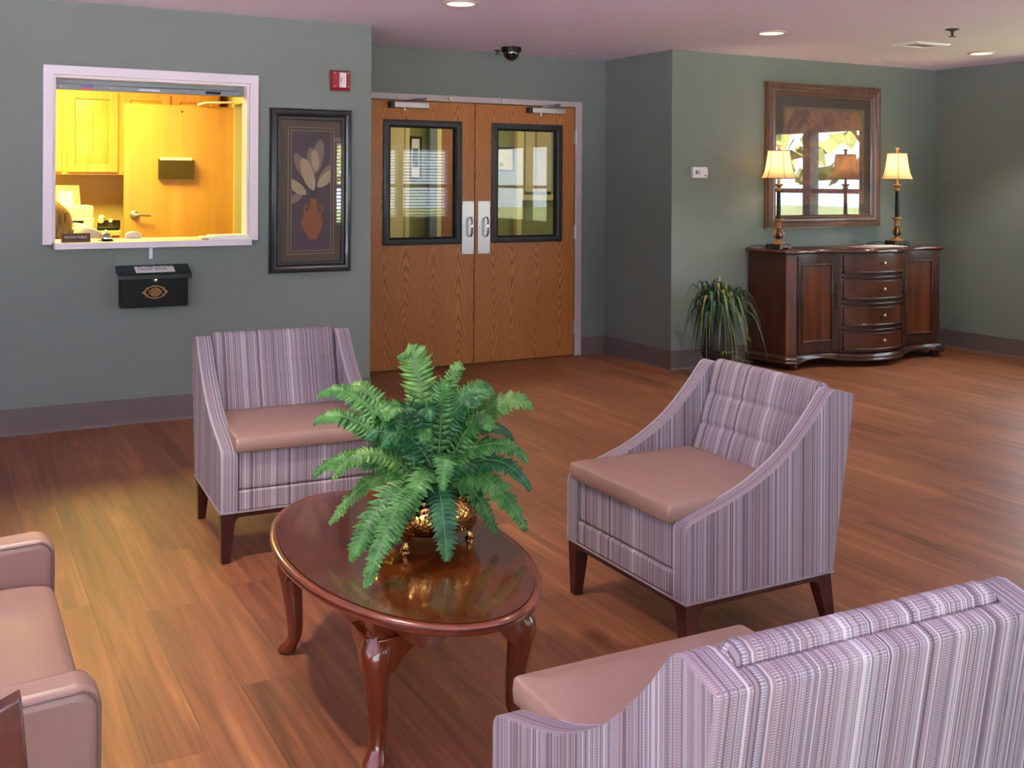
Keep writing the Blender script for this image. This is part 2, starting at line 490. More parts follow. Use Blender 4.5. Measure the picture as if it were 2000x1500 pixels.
# ================================================================== the shell
T = 0.12
struct(MB().box(XW - 0.3, XE + 0.3, YR - 0.3, 10.6, -0.1, 0.0).build('floor', M['floor'], smooth=0), 'wood plank floor in warm brown')
struct(MB().box(XW - 0.3, XE + 0.3, YR - 0.3, 10.6, H, H + 0.12).build('ceiling', M['ceiling'], smooth=0), 'pale lavender white ceiling')
OPX0, OPX1, OPZ0, OPZ1 = 0.568, 1.684, 1.035, 2.026
struct(wall_mb('x', XW, XL, YA, T, [(OPX0, OPX1, OPZ0, OPZ1)]).build('wall_office', M['paint'], smooth=0), 'sage wall with the reception window')
struct(wall_mb('y', YA + T, YB + 2.9, XL - T, T, []).build('wall_recess_west', M['paint'], smooth=0))
DX0, DX1, DZ = 2.779, 4.612, 2.045
struct(wall_mb('x', XL, XC + T, YB, T, [(DX0, DX1, 0, DZ)]).build('wall_entry', M['paint'], smooth=0), 'sage wall around the double doors')
struct(wall_mb('y', YA, YB, XC, T, []).build('wall_recess_east', M['paint'], smooth=0), 'sage side wall of the door recess')
struct(wall_mb('x', XC + T, XE + T, YA, T, []).build('wall_sideboard', M['paint'], smooth=0), 'sage wall behind the sideboard')
struct(wall_mb('y', YR, YA, XE, T, SIDE_WINDOWS).build('wall_east', M['paint'], smooth=0), 'sage end wall beyond the sideboard')
struct(wall_mb('x', XW - T, XE + T, YR, -T, REAR_WINDOWS).build('wall_south', M['paint'], smooth=0))
struct(wall_mb('y', YR, 10.4, XW, -T, WEST_WINDOWS).build('wall_west', M['paint'], smooth=0))
# corridor and office shells
M['olive'] = plain('olive_corridor_paint', (128, 130, 70), 0.6, vary=0.04, scale=3)
M['terracotta'] = plain('terracotta_paint', (150, 96, 66), 0.6, vary=0.04)
struct(wall_mb('x', XL, 8.0, 9.6, T, []).build('wall_corridor', M['olive'], smooth=0))
struct(wall_mb('y', YB + T, 9.6, 7.9, T, []).build('wall_corridor_end', M['olive'], smooth=0))
struct(wall_mb('x', -1.6, XL, 9.36, T, []).build('wall_office_back', M['yellowwall'], smooth=0))
struct(wall_mb('y', YA + T, 9.36, -1.6, T, []).build('wall_office_west', M['yellowwall'], smooth=0))
struct(wall_mb('y', YA + T, 9.36, 2.17, 0.10, [(7.64, 8.58, 0, 2.04)]).build('wall_office_east', M['yellowwall'], smooth=0))

# cove baseboards
BZ = 0.149


def base_x(name, a, b, y, d=-0.006, toe=-0.014):
    mb = MB().box(a, b, min(y, y + d), max(y, y + d), 0, BZ)
    mb.prism([(y, 0.0), (y + toe, 0.0), (y + toe * 0.6, 0.008), (y + d, 0.016), (y, 0.016)], 'x', a, b)
    struct(mb.build(name, M['base'], smooth=30), 'brown grey vinyl baseboard')


def base_y(name, a, b, x, d, toe):
    mb = MB().box(min(x, x + d), max(x, x + d), a, b, 0, BZ)
    mb.prism([(x, 0.0), (x + toe, 0.0), (x + toe * 0.6, 0.008), (x + d, 0.016), (x, 0.016)], 'y', a, b)
    struct(mb.build(name, M['base'], smooth=30), 'brown grey vinyl baseboard')


base_x('baseboard_office', XW, XL, YA)
base_x('baseboard_entry', DX1 + 0.062, XC, YB)
base_y('baseboard_recess', YA, YB, XC, -0.006, -0.014)
base_x('baseboard_sideboard', XC - 0.006, XE, YA)
base_y('baseboard_east', YR, YA, XE, -0.006, -0.014)
base_y('baseboard_recess_west', YA, YB, XL, 0.006, 0.014)

# ---------------------------------------------------------------- daylight windows behind the camera
M['mullion'] = plain('window_frame_paint', (150, 140, 140), 0.5)
wi = 2


def day_window(axis, win, face, out, mullions, name):
    a, b, WZ0, WZ1 = win
    f = MB(); g_ = MB(); lo, hi = sorted((face, face + out))
    def bx(mb, u0, u1, z0, z1, e0=0.0, e1=0.0):
        if axis == 'x':
            mb.box(u0, u1, lo + e0, hi - e1, z0, z1)
        else:
            mb.box(lo + e0, hi - e1, u0, u1, z0, z1)
    bx(f, a, a + 0.05, WZ0, WZ1); bx(f, b - 0.05, b, WZ0, WZ1); bx(f, a + 0.05, b - 0.05, WZ0, WZ0 + 0.05); bx(f, a + 0.05, b - 0.05, WZ1 - 0.05, WZ1)
    for m in mullions:
        bx(f, m - 0.05, m + 0.05, WZ0 + 0.05, WZ1 - 0.05)
    us = [a + 0.05] + [x for m in mullions for x in (m - 0.05, m + 0.05)] + [b - 0.05]
    for k in range(0, len(us), 2):
        bx(f, us[k], us[k + 1], 1.33, 1.375, 0.02, 0.02)
    bx(g_, a + 0.04, b - 0.04, WZ0 + 0.04, WZ1 - 0.04, 0.057, 0.057)
    o = struct(f.build(name, M['mullion'], smooth=0)); g_.build('pane', M['winglass'], o, smooth=0)


for k, w_ in enumerate(REAR_WINDOWS):
    a, b = w_[:2]
    day_window('x', w_, YR, -T, [a + (b - a) * q / 3 for q in (1, 2)] if b - a > 2.5 else [(a + b) / 2], 'window_%d' % (k + 2))
for k, w_ in enumerate(SIDE_WINDOWS):
    day_window('y', w_, XE, T, [4.86] if k == 0 else [(w_[0] + w_[1]) / 2], 'window_%d' % (k + 5))
day_window('y', WEST_WINDOWS[0], XW, -T, [1.0, 2.0], 'window_7')
M['blind'] = plain('white_blind_slats', (232, 232, 236), 0.5, vary=0.02)
for k, (a, b, WZ0, WZ1) in enumerate(REAR_WINDOWS):
    if k == 0:
        continue
    mb = MB(); z = WZ0 + 0.07
    while z < WZ1 - 0.04:
        mb.add([(a + 0.03, YR + 0.02, z), (b - 0.03, YR + 0.02, z), (b - 0.03, YR + 0.062, z + 0.016), (a + 0.03, YR + 0.062, z + 0.016),
                (a + 0.03, YR + 0.02, z + 0.002), (b - 0.03, YR + 0.02, z + 0.002), (b - 0.03, YR + 0.062, z + 0.018), (a + 0.03, YR + 0.062, z + 0.018)],
               [(0, 1, 2, 3), (7, 6, 5, 4), (0, 4, 5, 1), (1, 5, 6, 2), (2, 6, 7, 3), (3, 7, 4, 0)])
        z += 0.05
    mb.box(a, b, YR, YR + 0.07, WZ1 - 0.03, WZ1 + 0.03); mb.box(a + 0.03, b - 0.03, YR + 0.02, YR + 0.06, WZ0 + 0.02, WZ0 + 0.045)
    for q in (0.15, 0.85):
        x = a + (b - a) * q; mb.box(x - 0.002, x + 0.002, YR + 0.04, YR + 0.044, WZ0 + 0.04, WZ1)
    tag(mb.build('window_blind', M['blind'], smooth=0), 'white slatted blind on the window seen mirrored in %s' % ('the tall vase picture glass' if k == 1 else 'the oak door glass'), 'blind', 'slatted window blinds')
# outdoors
struct(MB().box(-16, 7.6, -22, 14, -0.4, -0.348).build('ground_bounce', plain('pale_bounce_ground', (212, 206, 220), 0.9, vary=0.05, scale=2), smooth=0), 'pale paving added outside the windows to bounce light up to the ceiling')  # unseen pale ground, added to bounce sunlight through the windows onto the ceiling
struct(MB().box(-40, 60, -50, 40, -0.5, -0.35).build('ground_outside', M['grass'], smooth=0), 'lawn outside the windows')
M['leafA'] = plain('tree_leaves_light', (104, 108, 54), 0.8, vary=0.5, scale=3); M['leafB'] = plain('tree_leaves_dark', (70, 84, 46), 0.8, vary=0.5, scale=3)
M['bark'] = plain('bark', (92, 78, 66), 0.9, vary=0.3, scale=8)


def outdoor_tree(x, y, h, r, mat, label):
    t = thing('garden_tree', label, 'tree', (x, y, -0.35), 0, 'trees outside the windows')
    MB().tube([(0, 0, 0), (0.05, 0.02, h * 0.4), (0, 0.1, h * 0.75)], [0.16, 0.11, 0.05], 8).build('trunk', M['bark'], t)
    mb = MB()
    for k in range(160):
        a = RND.random() * 2 * pi; q = RND.random() ** 0.5 * r; zz = h * (0.35 + 0.65 * RND.random())
        c = Vector((q * cos(a), q * sin(a), zz)); s_ = 0.16 + 0.2 * RND.random()
        d1 = Vector((RND.uniform(-1, 1), RND.uniform(-1, 1), RND.uniform(-1, 1))).normalized() * s_
        d2 = d1.orthogonal().normalized() * s_ * 0.7; d3 = d1.cross(d2).normalized() * 0.03
        mb.add([c + d1, c + d2 + d3, c - d1, c - d2 + d3], [(0, 1, 2, 3)])
    mb.build('crown', mat, t, smooth=0)


for k, (x, y, h, r) in enumerate([(16.0, 0.2, 5.5, 2.0), (19.0, 4.8, 6.0, 2.2), (17.0, -6.0, 5.0, 2.0), (22.0, 9.8, 6.5, 2.3), (7.5, -12.0, 5.0, 2.2), (1.0, -13.0, 6.0, 2.4)]):
    outdoor_tree(x, y, h, r, M['leafA'] if k % 2 == 0 else M['leafB'], 'leafy green tree outdoors, seen only mirrored in the glass')

# ---------------------------------------------------------------- double doors
M['steelplate'] = M['steel']


def leaf(name, x0, x1, wx0, wx1, mat, px, handle_x, closer, label):
    ox = (x0 + x1) / 2
    o = MB()
    y0, y1 = 0.004, 0.049; wz0, wz1 = 0.945, 1.895; a, b = x0 - ox + 0.002, x1 - ox - 0.002; p, q = wx0 - ox, wx1 - ox; zt = 2.04
    o.box(a, b, y0, y1, 0.01, wz0 + 0.03).box(a, b, y0, y1, wz1 - 0.03, zt).box(a, p + 0.03, y0, y1, wz0 + 0.03, wz1 - 0.03).box(q - 0.03, b, y0, y1, wz0 + 0.03, wz1 - 0.03)
    d = struct(o.build(name, mat, None, (ox, YB, 0), smooth=0), label)
    MB().frame(p, q, wz0, wz1, [(0, -0.006), (0, 0.010), (0.006, 0.014), (0.040, 0.014), (0.046, 0.008), (0.046, -0.006)]).build('lite_frame', M['darkframe'], d)
    MB().frame(p + 0.046, q - 0.046, wz0 + 0.046, wz1 - 0.046, [(0, 0.006), (0.012, 0.0), (0.012, -0.04), (0, -0.04)]).build('glazing_bead', M['blackgap'], d, smooth=0)
    MB().box(p + 0.04, q - 0.04, 0.024, 0.030, wz0 + 0.04, wz1 - 0.04).build('pane', M['glass'], d, smooth=0)
    pp = MB().box(px[0] - ox, px[1] - ox, -0.002, 0.004, 0.864, 1.277)
    plate = pp.build('pull_plate', M['steelplate'], d, bevel=0.001)
    hx = handle_x - ox
    MB().tube([(hx, 0, 1.005), (hx, -0.032, 1.008), (hx, -0.046, 1.03), (hx, -0.046, 1.125), (hx, -0.032, 1.147), (hx, 0, 1.15)], 0.0095, 10).build('pull_handle', M['chrome'], plate)
    for sx in (px[0] + 0.012, px[1] - 0.012):
        for sz in (0.876, 1.07, 1.265):
            MB().tube([(sx - ox, -0.002, sz), (sx - ox, -0.0045, sz)], 0.004, 8).build('screw', M['steelgrey'], plate)
    cx0, cx1 = closer
    cb = MB().box(cx0 + 0.03 - ox, cx1 - ox, -0.062, -0.001, 1.982, 2.026).build('closer_body', M['alu'], d, bevel=0.004)
    MB().box(cx0 - ox, cx0 + 0.03 - ox, -0.058, 0.003, 1.980, 2.030).build('closer_end', M['bronze'], cb, bevel=0.003)
    MB().tube([(cx0 + 0.12 - ox, -0.035, 1.982), (cx0 + 0.12 - ox, -0.035, 1.962)], [0.013, 0.010], 12).build('closer_pivot', M['alu'], cb)
    MB().tube([(cx0 + 0.12 - ox, -0.035, 2.030), (cx0 + 0.20 - ox, -0.10, 2.046), (cx0 + 0.27 - ox, -0.06, 2.052), (cx0 + 0.30 - ox, -0.02, 2.060), (cx0 + 0.31 - ox, -0.012, 2.062)], 0.008, 6).build('closer_arm', M['steelgrey'], cb)
    return d


d1 = leaf('door_1', 2.779, 3.692, 2.927, 3.577, M['oakV'], (3.584, 3.687), 3.648, (2.962, 3.274), 'oak door leaf with V grain nearer the office wall')
d2 = leaf('door_2', 3.696, 4.610, 3.842, 4.488, M['oakA'], (3.722, 3.829), 3.788, (4.150, 4.489), 'oak door leaf with arch grain nearer the recess')
# hinges on the visible jamb
for z in (1.80, 1.02, 0.23):
    hb = MB().tube([(4.617 - 4.153, -0.010, z - 0.055), (4.617 - 4.153, -0.010, z + 0.055)], 0.008, 8)
    hb.box(4.600 - 4.153, 4.616 - 4.153, -0.006, 0.003, z - 0.055, z + 0.055)
    hb.build('hinge', M['steel'], d2)
fr = MB().box(4.613, 4.676, YB - 0.012, YB + 0.05, 0, 2.092).box(2.716, 2.777, YB - 0.012, YB + 0.05, 0, 2.092).box(2.777, 4.613, YB - 0.012, YB + 0.05, 2.045, 2.092)
trim = struct(fr.build('trim_1', M['cream'], bevel=0.003), 'cream steel frame of the double doors')
for x in (3.47, 3.93):
    MB().tube([(x, YB - 0.012, 2.068), (x, YB - 0.026, 2.068)], [0.018, 0.014], 14).build('silencer', M['steel'], trim)

# ---------------------------------------------------------------- corridor beyond the doors
MB2 = MB
tf = MB().box(3.70, 3.76, 9.56, 9.599, 0, 2.08).box(4.0, 4.045, 9.56, 9.599, 0, 2.08).box(3.76, 4.0, 9.56, 9.599, 2.0, 2.08)
struct(tf.build('trim_2', M['creamy'], smooth=0), 'cream door frame seen through the door glass')
struct(MB().box(3.76, 4.0, 9.57, 9.599, 0, 2.0).build('door_4', M['creamy'], smooth=0))
struct(MB().box(4.236, 4.315, 9.50, 9.6, 0, H).build('trim_3', M['steelgrey'], smooth=0))
struct(MB().box(4.315, 4.36, 9.50, 9.6, 0, H).build('trim_4', M['creamy'], smooth=0))
struct(MB().box(4.36, 4.75, 9.52, 9.6, 0, H).build('wall_terracotta', M['terracotta'], smooth=0))
struct(MB().box(5.234, 5.288, 9.54, 9.6, 0, H).box(5.288, 5.74, 9.54, 9.6, 1.24, 1.295).box(5.288, 5.315, 9.54, 9.6, 1.295, H).build('trim_5', M['creamy'], smooth=0))
wb = MB().box(5.345, 5.462, 9.57, 9.6, 1.33, H).box(5.484, 5.66, 9.57, 9.6, 1.33, H)
struct(wb.build('window_10', M['counter'], smooth=0))
struct(MB().box(5.315, 5.345, 9.58, 9.6, 1.295, H).box(5.66, 5.74, 9.575, 9.6, 1.295, H).build('trim_6', M['steelgrey'], smooth=0))


def small_frame(x0, x1, y, z0, z1, frame_mat, mat_mat, print_mat, label, seal=None):
    t = thing('framed_certificate' if seal else 'framed_picture', label, 'picture', ((x0 + x1) / 2, y, z0)); w = (x1 - x0) / 2; h = z1 - z0
    MB().frame(-w, w, 0, h, [(0, 0), (0, 0.018), (0.018, 0.018), (0.018, 0)]).build('frame', frame_mat, t, smooth=0)
    MB().box(-w + 0.015, w - 0.015, -0.006, 0, 0.015, h - 0.015).build('mat_board', mat_mat, t, smooth=0)
    if seal:
        MB().tube([(-w * 0.45, -0.006, h * 0.28), (-w * 0.45, -0.010, h * 0.28)], 0.022, 14).build('seal', print_mat, t)
    else:
        MB().box(-w * 0.5, w * 0.5, -0.009, -0.006, h * 0.28, h * 0.72).build('print', print_mat, t, smooth=0)


small_frame(4.058, 4.184, 9.599, 1.45, 1.87, M['black'], M['paper'], M['urn'], 'small black framed picture seen through the glass of the oak door')
small_frame(5.02, 5.225, 9.599, 1.535, 1.785, M['black'], M['creamy'], M['olive'], 'framed certificate with a round seal seen through the oak door glass', True)
light('corridor_lamp', 'AREA', (4.6, 8.7, 2.40), 16, (1.0, 0.86, 0.55), shape='RECTANGLE', size=1.2, size_y=0.5)

# ---------------------------------------------------------------- reception window
wf = MB()
PX0, PX1, PZ1 = 0.516, 1.736, 2.078
wf.prism([(PX0, 1.062), (OPX0, 1.062), (OPX0, OPZ1), (OPX1, OPZ1), (OPX1, 1.062), (PX1, 1.062), (PX1, PZ1), (PX0, PZ1)], 'y', YA - 0.018, YA)
wf.box(OPX0, OPX0 + 0.016, YA, YA + T, 1.072, OPZ1).box(OPX1 - 0.016, OPX1, YA, YA + T, 1.072, OPZ1).box(OPX0 + 0.016, OPX1 - 0.016, YA, YA + T, OPZ1 - 0.016, OPZ1)
win = struct(wf.build('window_1', M['white'], bevel=0.002), 'white framed reception window')
MB().box(0.572, 1.68, YA - 0.09, YA + 0.36, 1.036, 1.072).build('sill', M['white'], win, bevel=0.003)
br = MB().box(1.094, 1.114, YA - 0.004, YA, 0.965, 1.036).box(1.094, 1.114, YA - 0.05, YA - 0.004, 1.032, 1.036)
br.tube([(1.104, YA - 0.004, 1.02), (1.104, YA - 0.007, 1.02)], 0.004, 8).build('bracket', M['alu'], win)

t = thing('roll_shutter', 'grey metal roller shutter pulled up at the top of the reception window', 'shutter', (1.126, YA + 0.09, 1.95))
MB().box(-0.54, 0.54, -0.005, 0.02, 0.033, 0.06).box(-0.54, 0.54, -0.010, 0.02, 0.0, 0.031).build('bottom_bar', M['steelgrey'], t, bevel=0.002)
M['slat'] = plain('shutter_slat', (160, 164, 168), 0.4, 0.2)
MB().box(-0.54, 0.54, 0.0, 0.02, 0.060, 0.062).box(-0.54, 0.54, 0.0, 0.02, 0.062, 0.066).build('slat', M['slat'], t)
M['stkblue'] = plain('sticker_blue', (90, 96, 170), 0.5); M['stkred'] = plain('sticker_red', (190, 90, 96), 0.5, vary=0.4, scale=300)
MB().box(-0.40, -0.335, -0.0115, -0.010, 0.016, 0.029).build('sticker', M['stkblue'], t, smooth=0)
MB().box(-0.40, -0.335, -0.0115, -0.010, 0.003, 0.0158).build('sticker', M['stkred'], t, smooth=0)
MB().box(-0.08, 0.04, -0.0115, -0.010, 0.010, 0.020).build('sticker', M['alu'], t, smooth=0)
MB().box(0.31, 0.40, -0.0115, -0.010, 0.008, 0.024).build('sticker', M['black'], t, smooth=0)
for x in (-0.51, -0.235, 0.19, 0.50):
    MB().tube([(x, -0.010, 0.015), (x, -0.014, 0.015)], [0.006, 0.004], 8).build('screw', M['chrome'], t)

# name plate
M['plate'] = plain('brown_engraved_plate', (92, 66, 50), 0.4)
t = thing('name_plate', 'brown notary public name plate in a brass holder on the reception sill', 'sign', (0.692, YA - 0.005, 1.073), 0.03)
MB().prism([(-0.012, 0.0), (0.030, 0.0), (0.030, 0.004), (-0.006, 0.004), (0.010, 0.050), (0.006, 0.050)], 'x', -0.078, 0.078).build('holder', M['goldedge'], t)
a_ = math.atan2(0.016, 0.046)
MB().box(-0.075, 0.075, -0.0025, -0.0006, 0.0, 0.046).build('plate', M['plate'], t, (0, -0.009, 0.005), (-a_, 0, 0), smooth=0)
text('lettering', 'NOTARY PUBLIC', 0.017, M['paper'], t, (0, -0.0042, 0.0275), (radians(90) - a_, 0, 0), 0.0003, 0.95)
# bell
t = thing('service_bell', 'small chrome service bell on a black base on the reception sill', 'bell', (0.862, YA + 0.06, 1.072))
MB().lathe([(0.042, 0), (0.043, 0.004), (0.036, 0.010), (0.02, 0.013), (0, 0.013)], 24).build('base', M['black'], t)
MB().lathe([(0.034, 0.014), (0.034, 0.018), (0.031, 0.034), (0.022, 0.045), (0.008, 0.049), (0, 0.049)], 24).build('dome', M['chrome'], t)
MB().lathe([(0.004, 0.049), (0.004, 0.058), (0.009, 0.060), (0.009, 0.064), (0, 0.067)], 12).build('plunger', M['chrome'], t)
# papers
for k, (x, w, rz) in enumerate([(1.565, 0.135, 0.04), (1.54, 0.14, -0.06), (1.58, 0.12, 0.12)]):
    mb = MB().box(-w, w, -0.075, 0.075, 0, 0.008)
    o = mb.build('paper_stack', M['paper'], None, (x, YA + 0.03 + 0.01 * k, 1.072 + 0.0085 * k), (0, 0, rz), smooth=0)
    tag(o, ['lowest loose paper stack at the end of the reception sill', 'middle loose paper stack at the end of the reception sill', 'topmost loose paper stack at the end of the reception sill'][k], 'paper', 'papers on the reception sill')
t = MB().lathe([(0, 0.0), (0.045, 0.0), (0.052, 0.010), (0.050, 0.024), (0.036, 0.037), (0.015, 0.043), (0, 0.043)], 20)
tag(t.build('computer_mouse', M['white'], None, (1.05, YA + 0.30, 1.072), (0, 0, 0.3)), 'small rounded white mouse at the rear edge of the reception sill', 'mouse').scale = (1.0, 0.7, 1.0)

# office furniture
def cab_door(parent, x0, x1, z0, z1, y):
    d = MB()
    d.frame(x0, x1, z0, z1, [(0, -0.0), (0, 0.020), (0.055, 0.020), (0.064, 0.010), (0.064, 0.0)])
    o = d.build('door', M['cab'], parent, (0, y, 0), bevel=0.002)
    p = MB().frame(x0 + 0.06, x1 - 0.06, z0 + 0.06, z1 - 0.06, [(0, 0.0), (0, 0.006), (0.03, 0.016), ((x1 - x0) / 2 - 0.061, 0.016), ((x1 - x0) / 2 - 0.061, 0.0)])
    p.build('panel', M['cab'], o)


for k, (x0, x1, lab) in enumerate([(0.22, 0.872, 'golden oak wall cabinet above the printer, cut by the window frame'), (0.872, 1.29, 'golden oak wall cabinet with one raised panel door above the phone'),
                                   (1.29, 2.085, 'darker golden oak wall cabinet above the open office door')]):
    t = thing('wall_cabinet', lab, 'cabinet', ((x0 + x1) / 2, 9.02, 1.47), 0, 'office wall cabinets')
    w = (x1 - x0) / 2
    MB().box(-w, w, 0.0, 0.339, 0, 0.86).build('carcass', M['cab'], t, smooth=0)
    if k == 1:
        cab_door(t, -w + 0.02, w - 0.02, 0.02, 0.66, 0)
    else:
        cab_door(t, -w + 0.02, -0.01, 0.02, 0.66, 0); cab_door(t, 0.01, w - 0.02, 0.02, 0.66, 0)
t = thing('office_counter', 'beige office worktop on oak base under the wall cabinets', 'counter', (0.4, 8.95, 0))
MB().box(-1.2, 0.835, -0.38, 0.40, 1.0, 1.04).build('worktop', M['counter'], t, bevel=0.004)
MB().box(-1.18, 0.83, -0.34, 0.40, 0.0, 1.0).build('carcass', M['cab'], t, smooth=0)
t = thing('printer', 'white printer with an upright paper tray on the office worktop', 'printer', (0.92, 8.86, 1.04), 0.0)
M['offwhite'] = plain('printer_plastic', (226, 222, 206), 0.45)
M['traygrey'] = plain('smoked_tray', (112, 118, 106), 0.4)
MB().box(-0.17, 0.14, -0.16, 0.14, 0, 0.10).box(-0.165, 0.135, -0.15, 0.14, 0.10, 0.19).build('body', M['offwhite'], t, bevel=0.015)
MB().box(-0.03, 0.06, -0.163, -0.158, 0.055, 0.075).build('paper_slot', M['black'], t, smooth=0)
MB().prism([(0.02, 0.18), (0.13, 0.345), (0.14, 0.345), (0.04, 0.18)], 'x', -0.14, 0.06).build('paper_tray', M['traygrey'], t)
MB().prism([(0.012, 0.18), (0.092, 0.30), (0.096, 0.30), (0.018, 0.18)], 'x', -0.095, -0.045).prism([(0.012, 0.18), (0.092, 0.30), (0.096, 0.30), (0.018, 0.18)], 'x', -0.042, 0.008).build('paper_sheets', M['paper'], t, smooth=0)
t = thing('desk_phone', 'black desk phone with a pale handset on the office worktop', 'phone', (1.165, 8.68, 1.04), -0.2)
MB().prism([(-0.08, 0), (0.08, 0), (0.08, 0.07), (0.04, 0.075), (-0.08, 0.025)], 'x', -0.085, 0.075).build('body', M['black'], t, bevel=0.006)
MB().tube([(-0.06, -0.03, 0.075), (-0.062, 0.0, 0.085), (-0.06, 0.05, 0.095)], [0.024, 0.016, 0.024], 10).build('handset', M['paper'], t)
MB().box(-0.005, 0.02, 0.0, 0.03, 0.062, 0.085).build('button', M['paper'], t)

# office door, open against the cabinets
dd = struct(MB().box(0, 0.875, 0, 0.044, 0.008, 2.02).build('door_3', M['maple'], None, (1.262, 8.60, 0), smooth=0), 'open birch office door')
MB().lathe([(0.034, 0), (0.034, 0.008), (0.02, 0.018), (0.012, 0.02), (0.012, 0.05), (0, 0.05)], 20).build('rose', M['steel'], dd, (0.075, 0, 1.157), (radians(90), 0, 0))
MB().tube([(0.075, -0.045, 1.157), (0.11, -0.05, 1.160), (0.19, -0.045, 1.152)], [0.012, 0.011, 0.008], 10).build('lever', M['steel'], dd)
for z in (1.83, 1.25):
    MB().box(0.868, 0.905, -0.004, 0.004, z - 0.055, z + 0.055).build('hinge', M['steel'], dd, smooth=0)
MB().tube([(0.55, -0.01, 2.03), (0.60, -0.05, 2.045), (0.92, -0.06, 2.06)], 0.009, 6).build('closer_arm', M['white'], dd)
for x in (0.43, 0.62):
    MB().tube([(x, 0, 1.97), (x, -0.004, 1.97)], 0.008, 10).build('bolt', M['chrome'], dd)
t = thing('wall_file_pocket', 'smoky brown file pocket holding papers on the open office door', 'file holder', (1.645, 8.60, 1.435))
M['smoke'] = plain('smoky_brown_plastic', (84, 66, 34), 0.25)
MB().prism([(-0.001, 0), (-0.035, 0), (-0.055, 0.15), (-0.050, 0.15), (-0.030, 0.006), (-0.006, 0.006), (-0.006, 0.16), (-0.001, 0.16)], 'x', -0.135, 0.135).build('pocket', M['smoke'], t)
MB().box(-0.12, 0.12, -0.035, -0.010, 0.008, 0.172).build('papers', M['paper'], t, smooth=0)
tr = MB().box(2.10, 2.169, 8.58, 8.66, 0, 2.10).box(2.10, 2.169, 7.57, 7.64, 0, 2.10).box(2.10, 2.169, 7.64, 8.58, 2.04, 2.10)
struct(tr.build('trim_7', M['creamy'], smooth=0), 'cream frame of the office doorway')
light('office_lamp', 'AREA', (0.60, 8.0, 2.40), 125, (1.0, 0.87, 0.20), shape='RECTANGLE', size=1.2, size_y=0.6)

# ---------------------------------------------------------------- person behind the reception window
M['skin'] = plain('skin', (206, 150, 120), 0.5, vary=0.05); M['shirt'] = plain('white_shirt', (236, 234, 230), 0.7, vary=0.02)


def hairmat():
    g = G('blonde_hair'); x, y, z = g.sep(g.tc())
    n = g.noise(g.comb(g.math('MULTIPLY', x, 90.0), g.math('MULTIPLY', y, 90.0), g.math('MULTIPLY', z, 9.0)), 1.0, 4.0, 0.6)
    return g.out(g.pbsdf(g.ramp(n, [(0.35, lin((96, 66, 40))), (0.6, lin((176, 136, 86))), (0.75, lin((206, 172, 120)))]), 0.4, 0, g.bump(n, 0.4, 0.004), 0.4))


M['hair'] = hairmat()


def skin_obj(name, verts, edges, radii, mat, parent, sub=2):
    me = bpy.data.meshes.new(name); me.from_pydata(verts, edges, []); me.materials.append(mat)
    o = bpy.data.objects.new(name, me); COL.objects.link(o); o.parent = parent
    m = o.modifiers.new('skin', 'SKIN'); m.use_smooth_shade = True
    for k, r in enumerate(radii):
        sv = me.skin_vertices[0].data[k]; sv.radius = (r, r) if not isinstance(r, tuple) else r
        sv.use_root = (k == 0)
    s_ = o.modifiers.new('sub', 'SUBSURF'); s_.levels = sub; s_.render_levels = sub
    return o


PV = [(0.98, 7.50, 0.50), (0.95, 7.48, 0.70), (0.90, 7.45, 0.92), (0.81, 7.42, 1.06), (0.70, 7.40, 1.10), (0.64, 7.38, 1.16), (0.60, 7.36, 1.24),
      (0.82, 7.27, 1.07), (0.72, 7.14, 0.84), (0.50, 7.16, 0.86), (0.44, 7.17, 0.86),
      (0.79, 7.58, 1.04), (0.66, 7.66, 0.82), (0.48, 7.60, 0.86), (0.42, 7.58, 0.86),
      (0.96, 7.40, 0.48), (0.55, 7.38, 0.50), (0.58, 7.38, 0.08), (0.46, 7.38, 0.035),
      (0.96, 7.60, 0.48), (0.55, 7.62, 0.50), (0.58, 7.62, 0.08), (0.46, 7.62, 0.035)]
PE = [(0, 1), (1, 2), (2, 3), (3, 4), (4, 5), (5, 6), (3, 7), (7, 8), (8, 9), (9, 10), (3, 11), (11, 12), (12, 13), (13, 14), (0, 15), (15, 16), (16, 17), (17, 18), (0, 19), (19, 20), (20, 21), (21, 22)]
PR = [0.14, 0.125, 0.135, 0.12, 0.065, 0.075, 0.095, 0.06, 0.045, 0.032, 0.03, 0.06, 0.045, 0.032, 0.03, 0.085, 0.065, 0.042, 0.035, 0.085, 0.065, 0.042, 0.035]
person = thing('person', 'person with long blonde hair and white top bending behind the reception window', 'person', (0, 0, 0))
skin_obj('body', PV, PE, PR, M['skin'], person)
SI = [0, 1, 2, 3, 4, 7, 8, 11, 12]; mp = {a: b for b, a in enumerate(SI)}
skin_obj('shirt', [PV[i] if i != 4 else (0.75, 7.41, 1.11) for i in SI], [(mp[a], mp[b]) for a, b in PE if a in mp and b in mp], [PR[i] + 0.02 for i in SI], M['shirt'], person)
rings = []
for k in range(12):
    ph = k / 11; z = 1.33 - 0.27 * ph; r = 0.02 + 0.115 * sin(min(1, ph * 1.9) * pi / 2); cx = 0.595 + 0.03 * ph + 0.02 * ph * ph
    rings.append([(cx + r * (1 + 0.03 * sin(7 * i + k * 0.2)) * cos(2 * pi * i / 40), 7.34 + r * 0.92 * (1 + 0.03 * sin(7 * i)) * sin(2 * pi * i / 40), z) for i in range(40)])
MB().loft(rings, True, True).build('hair', M['hair'], person)

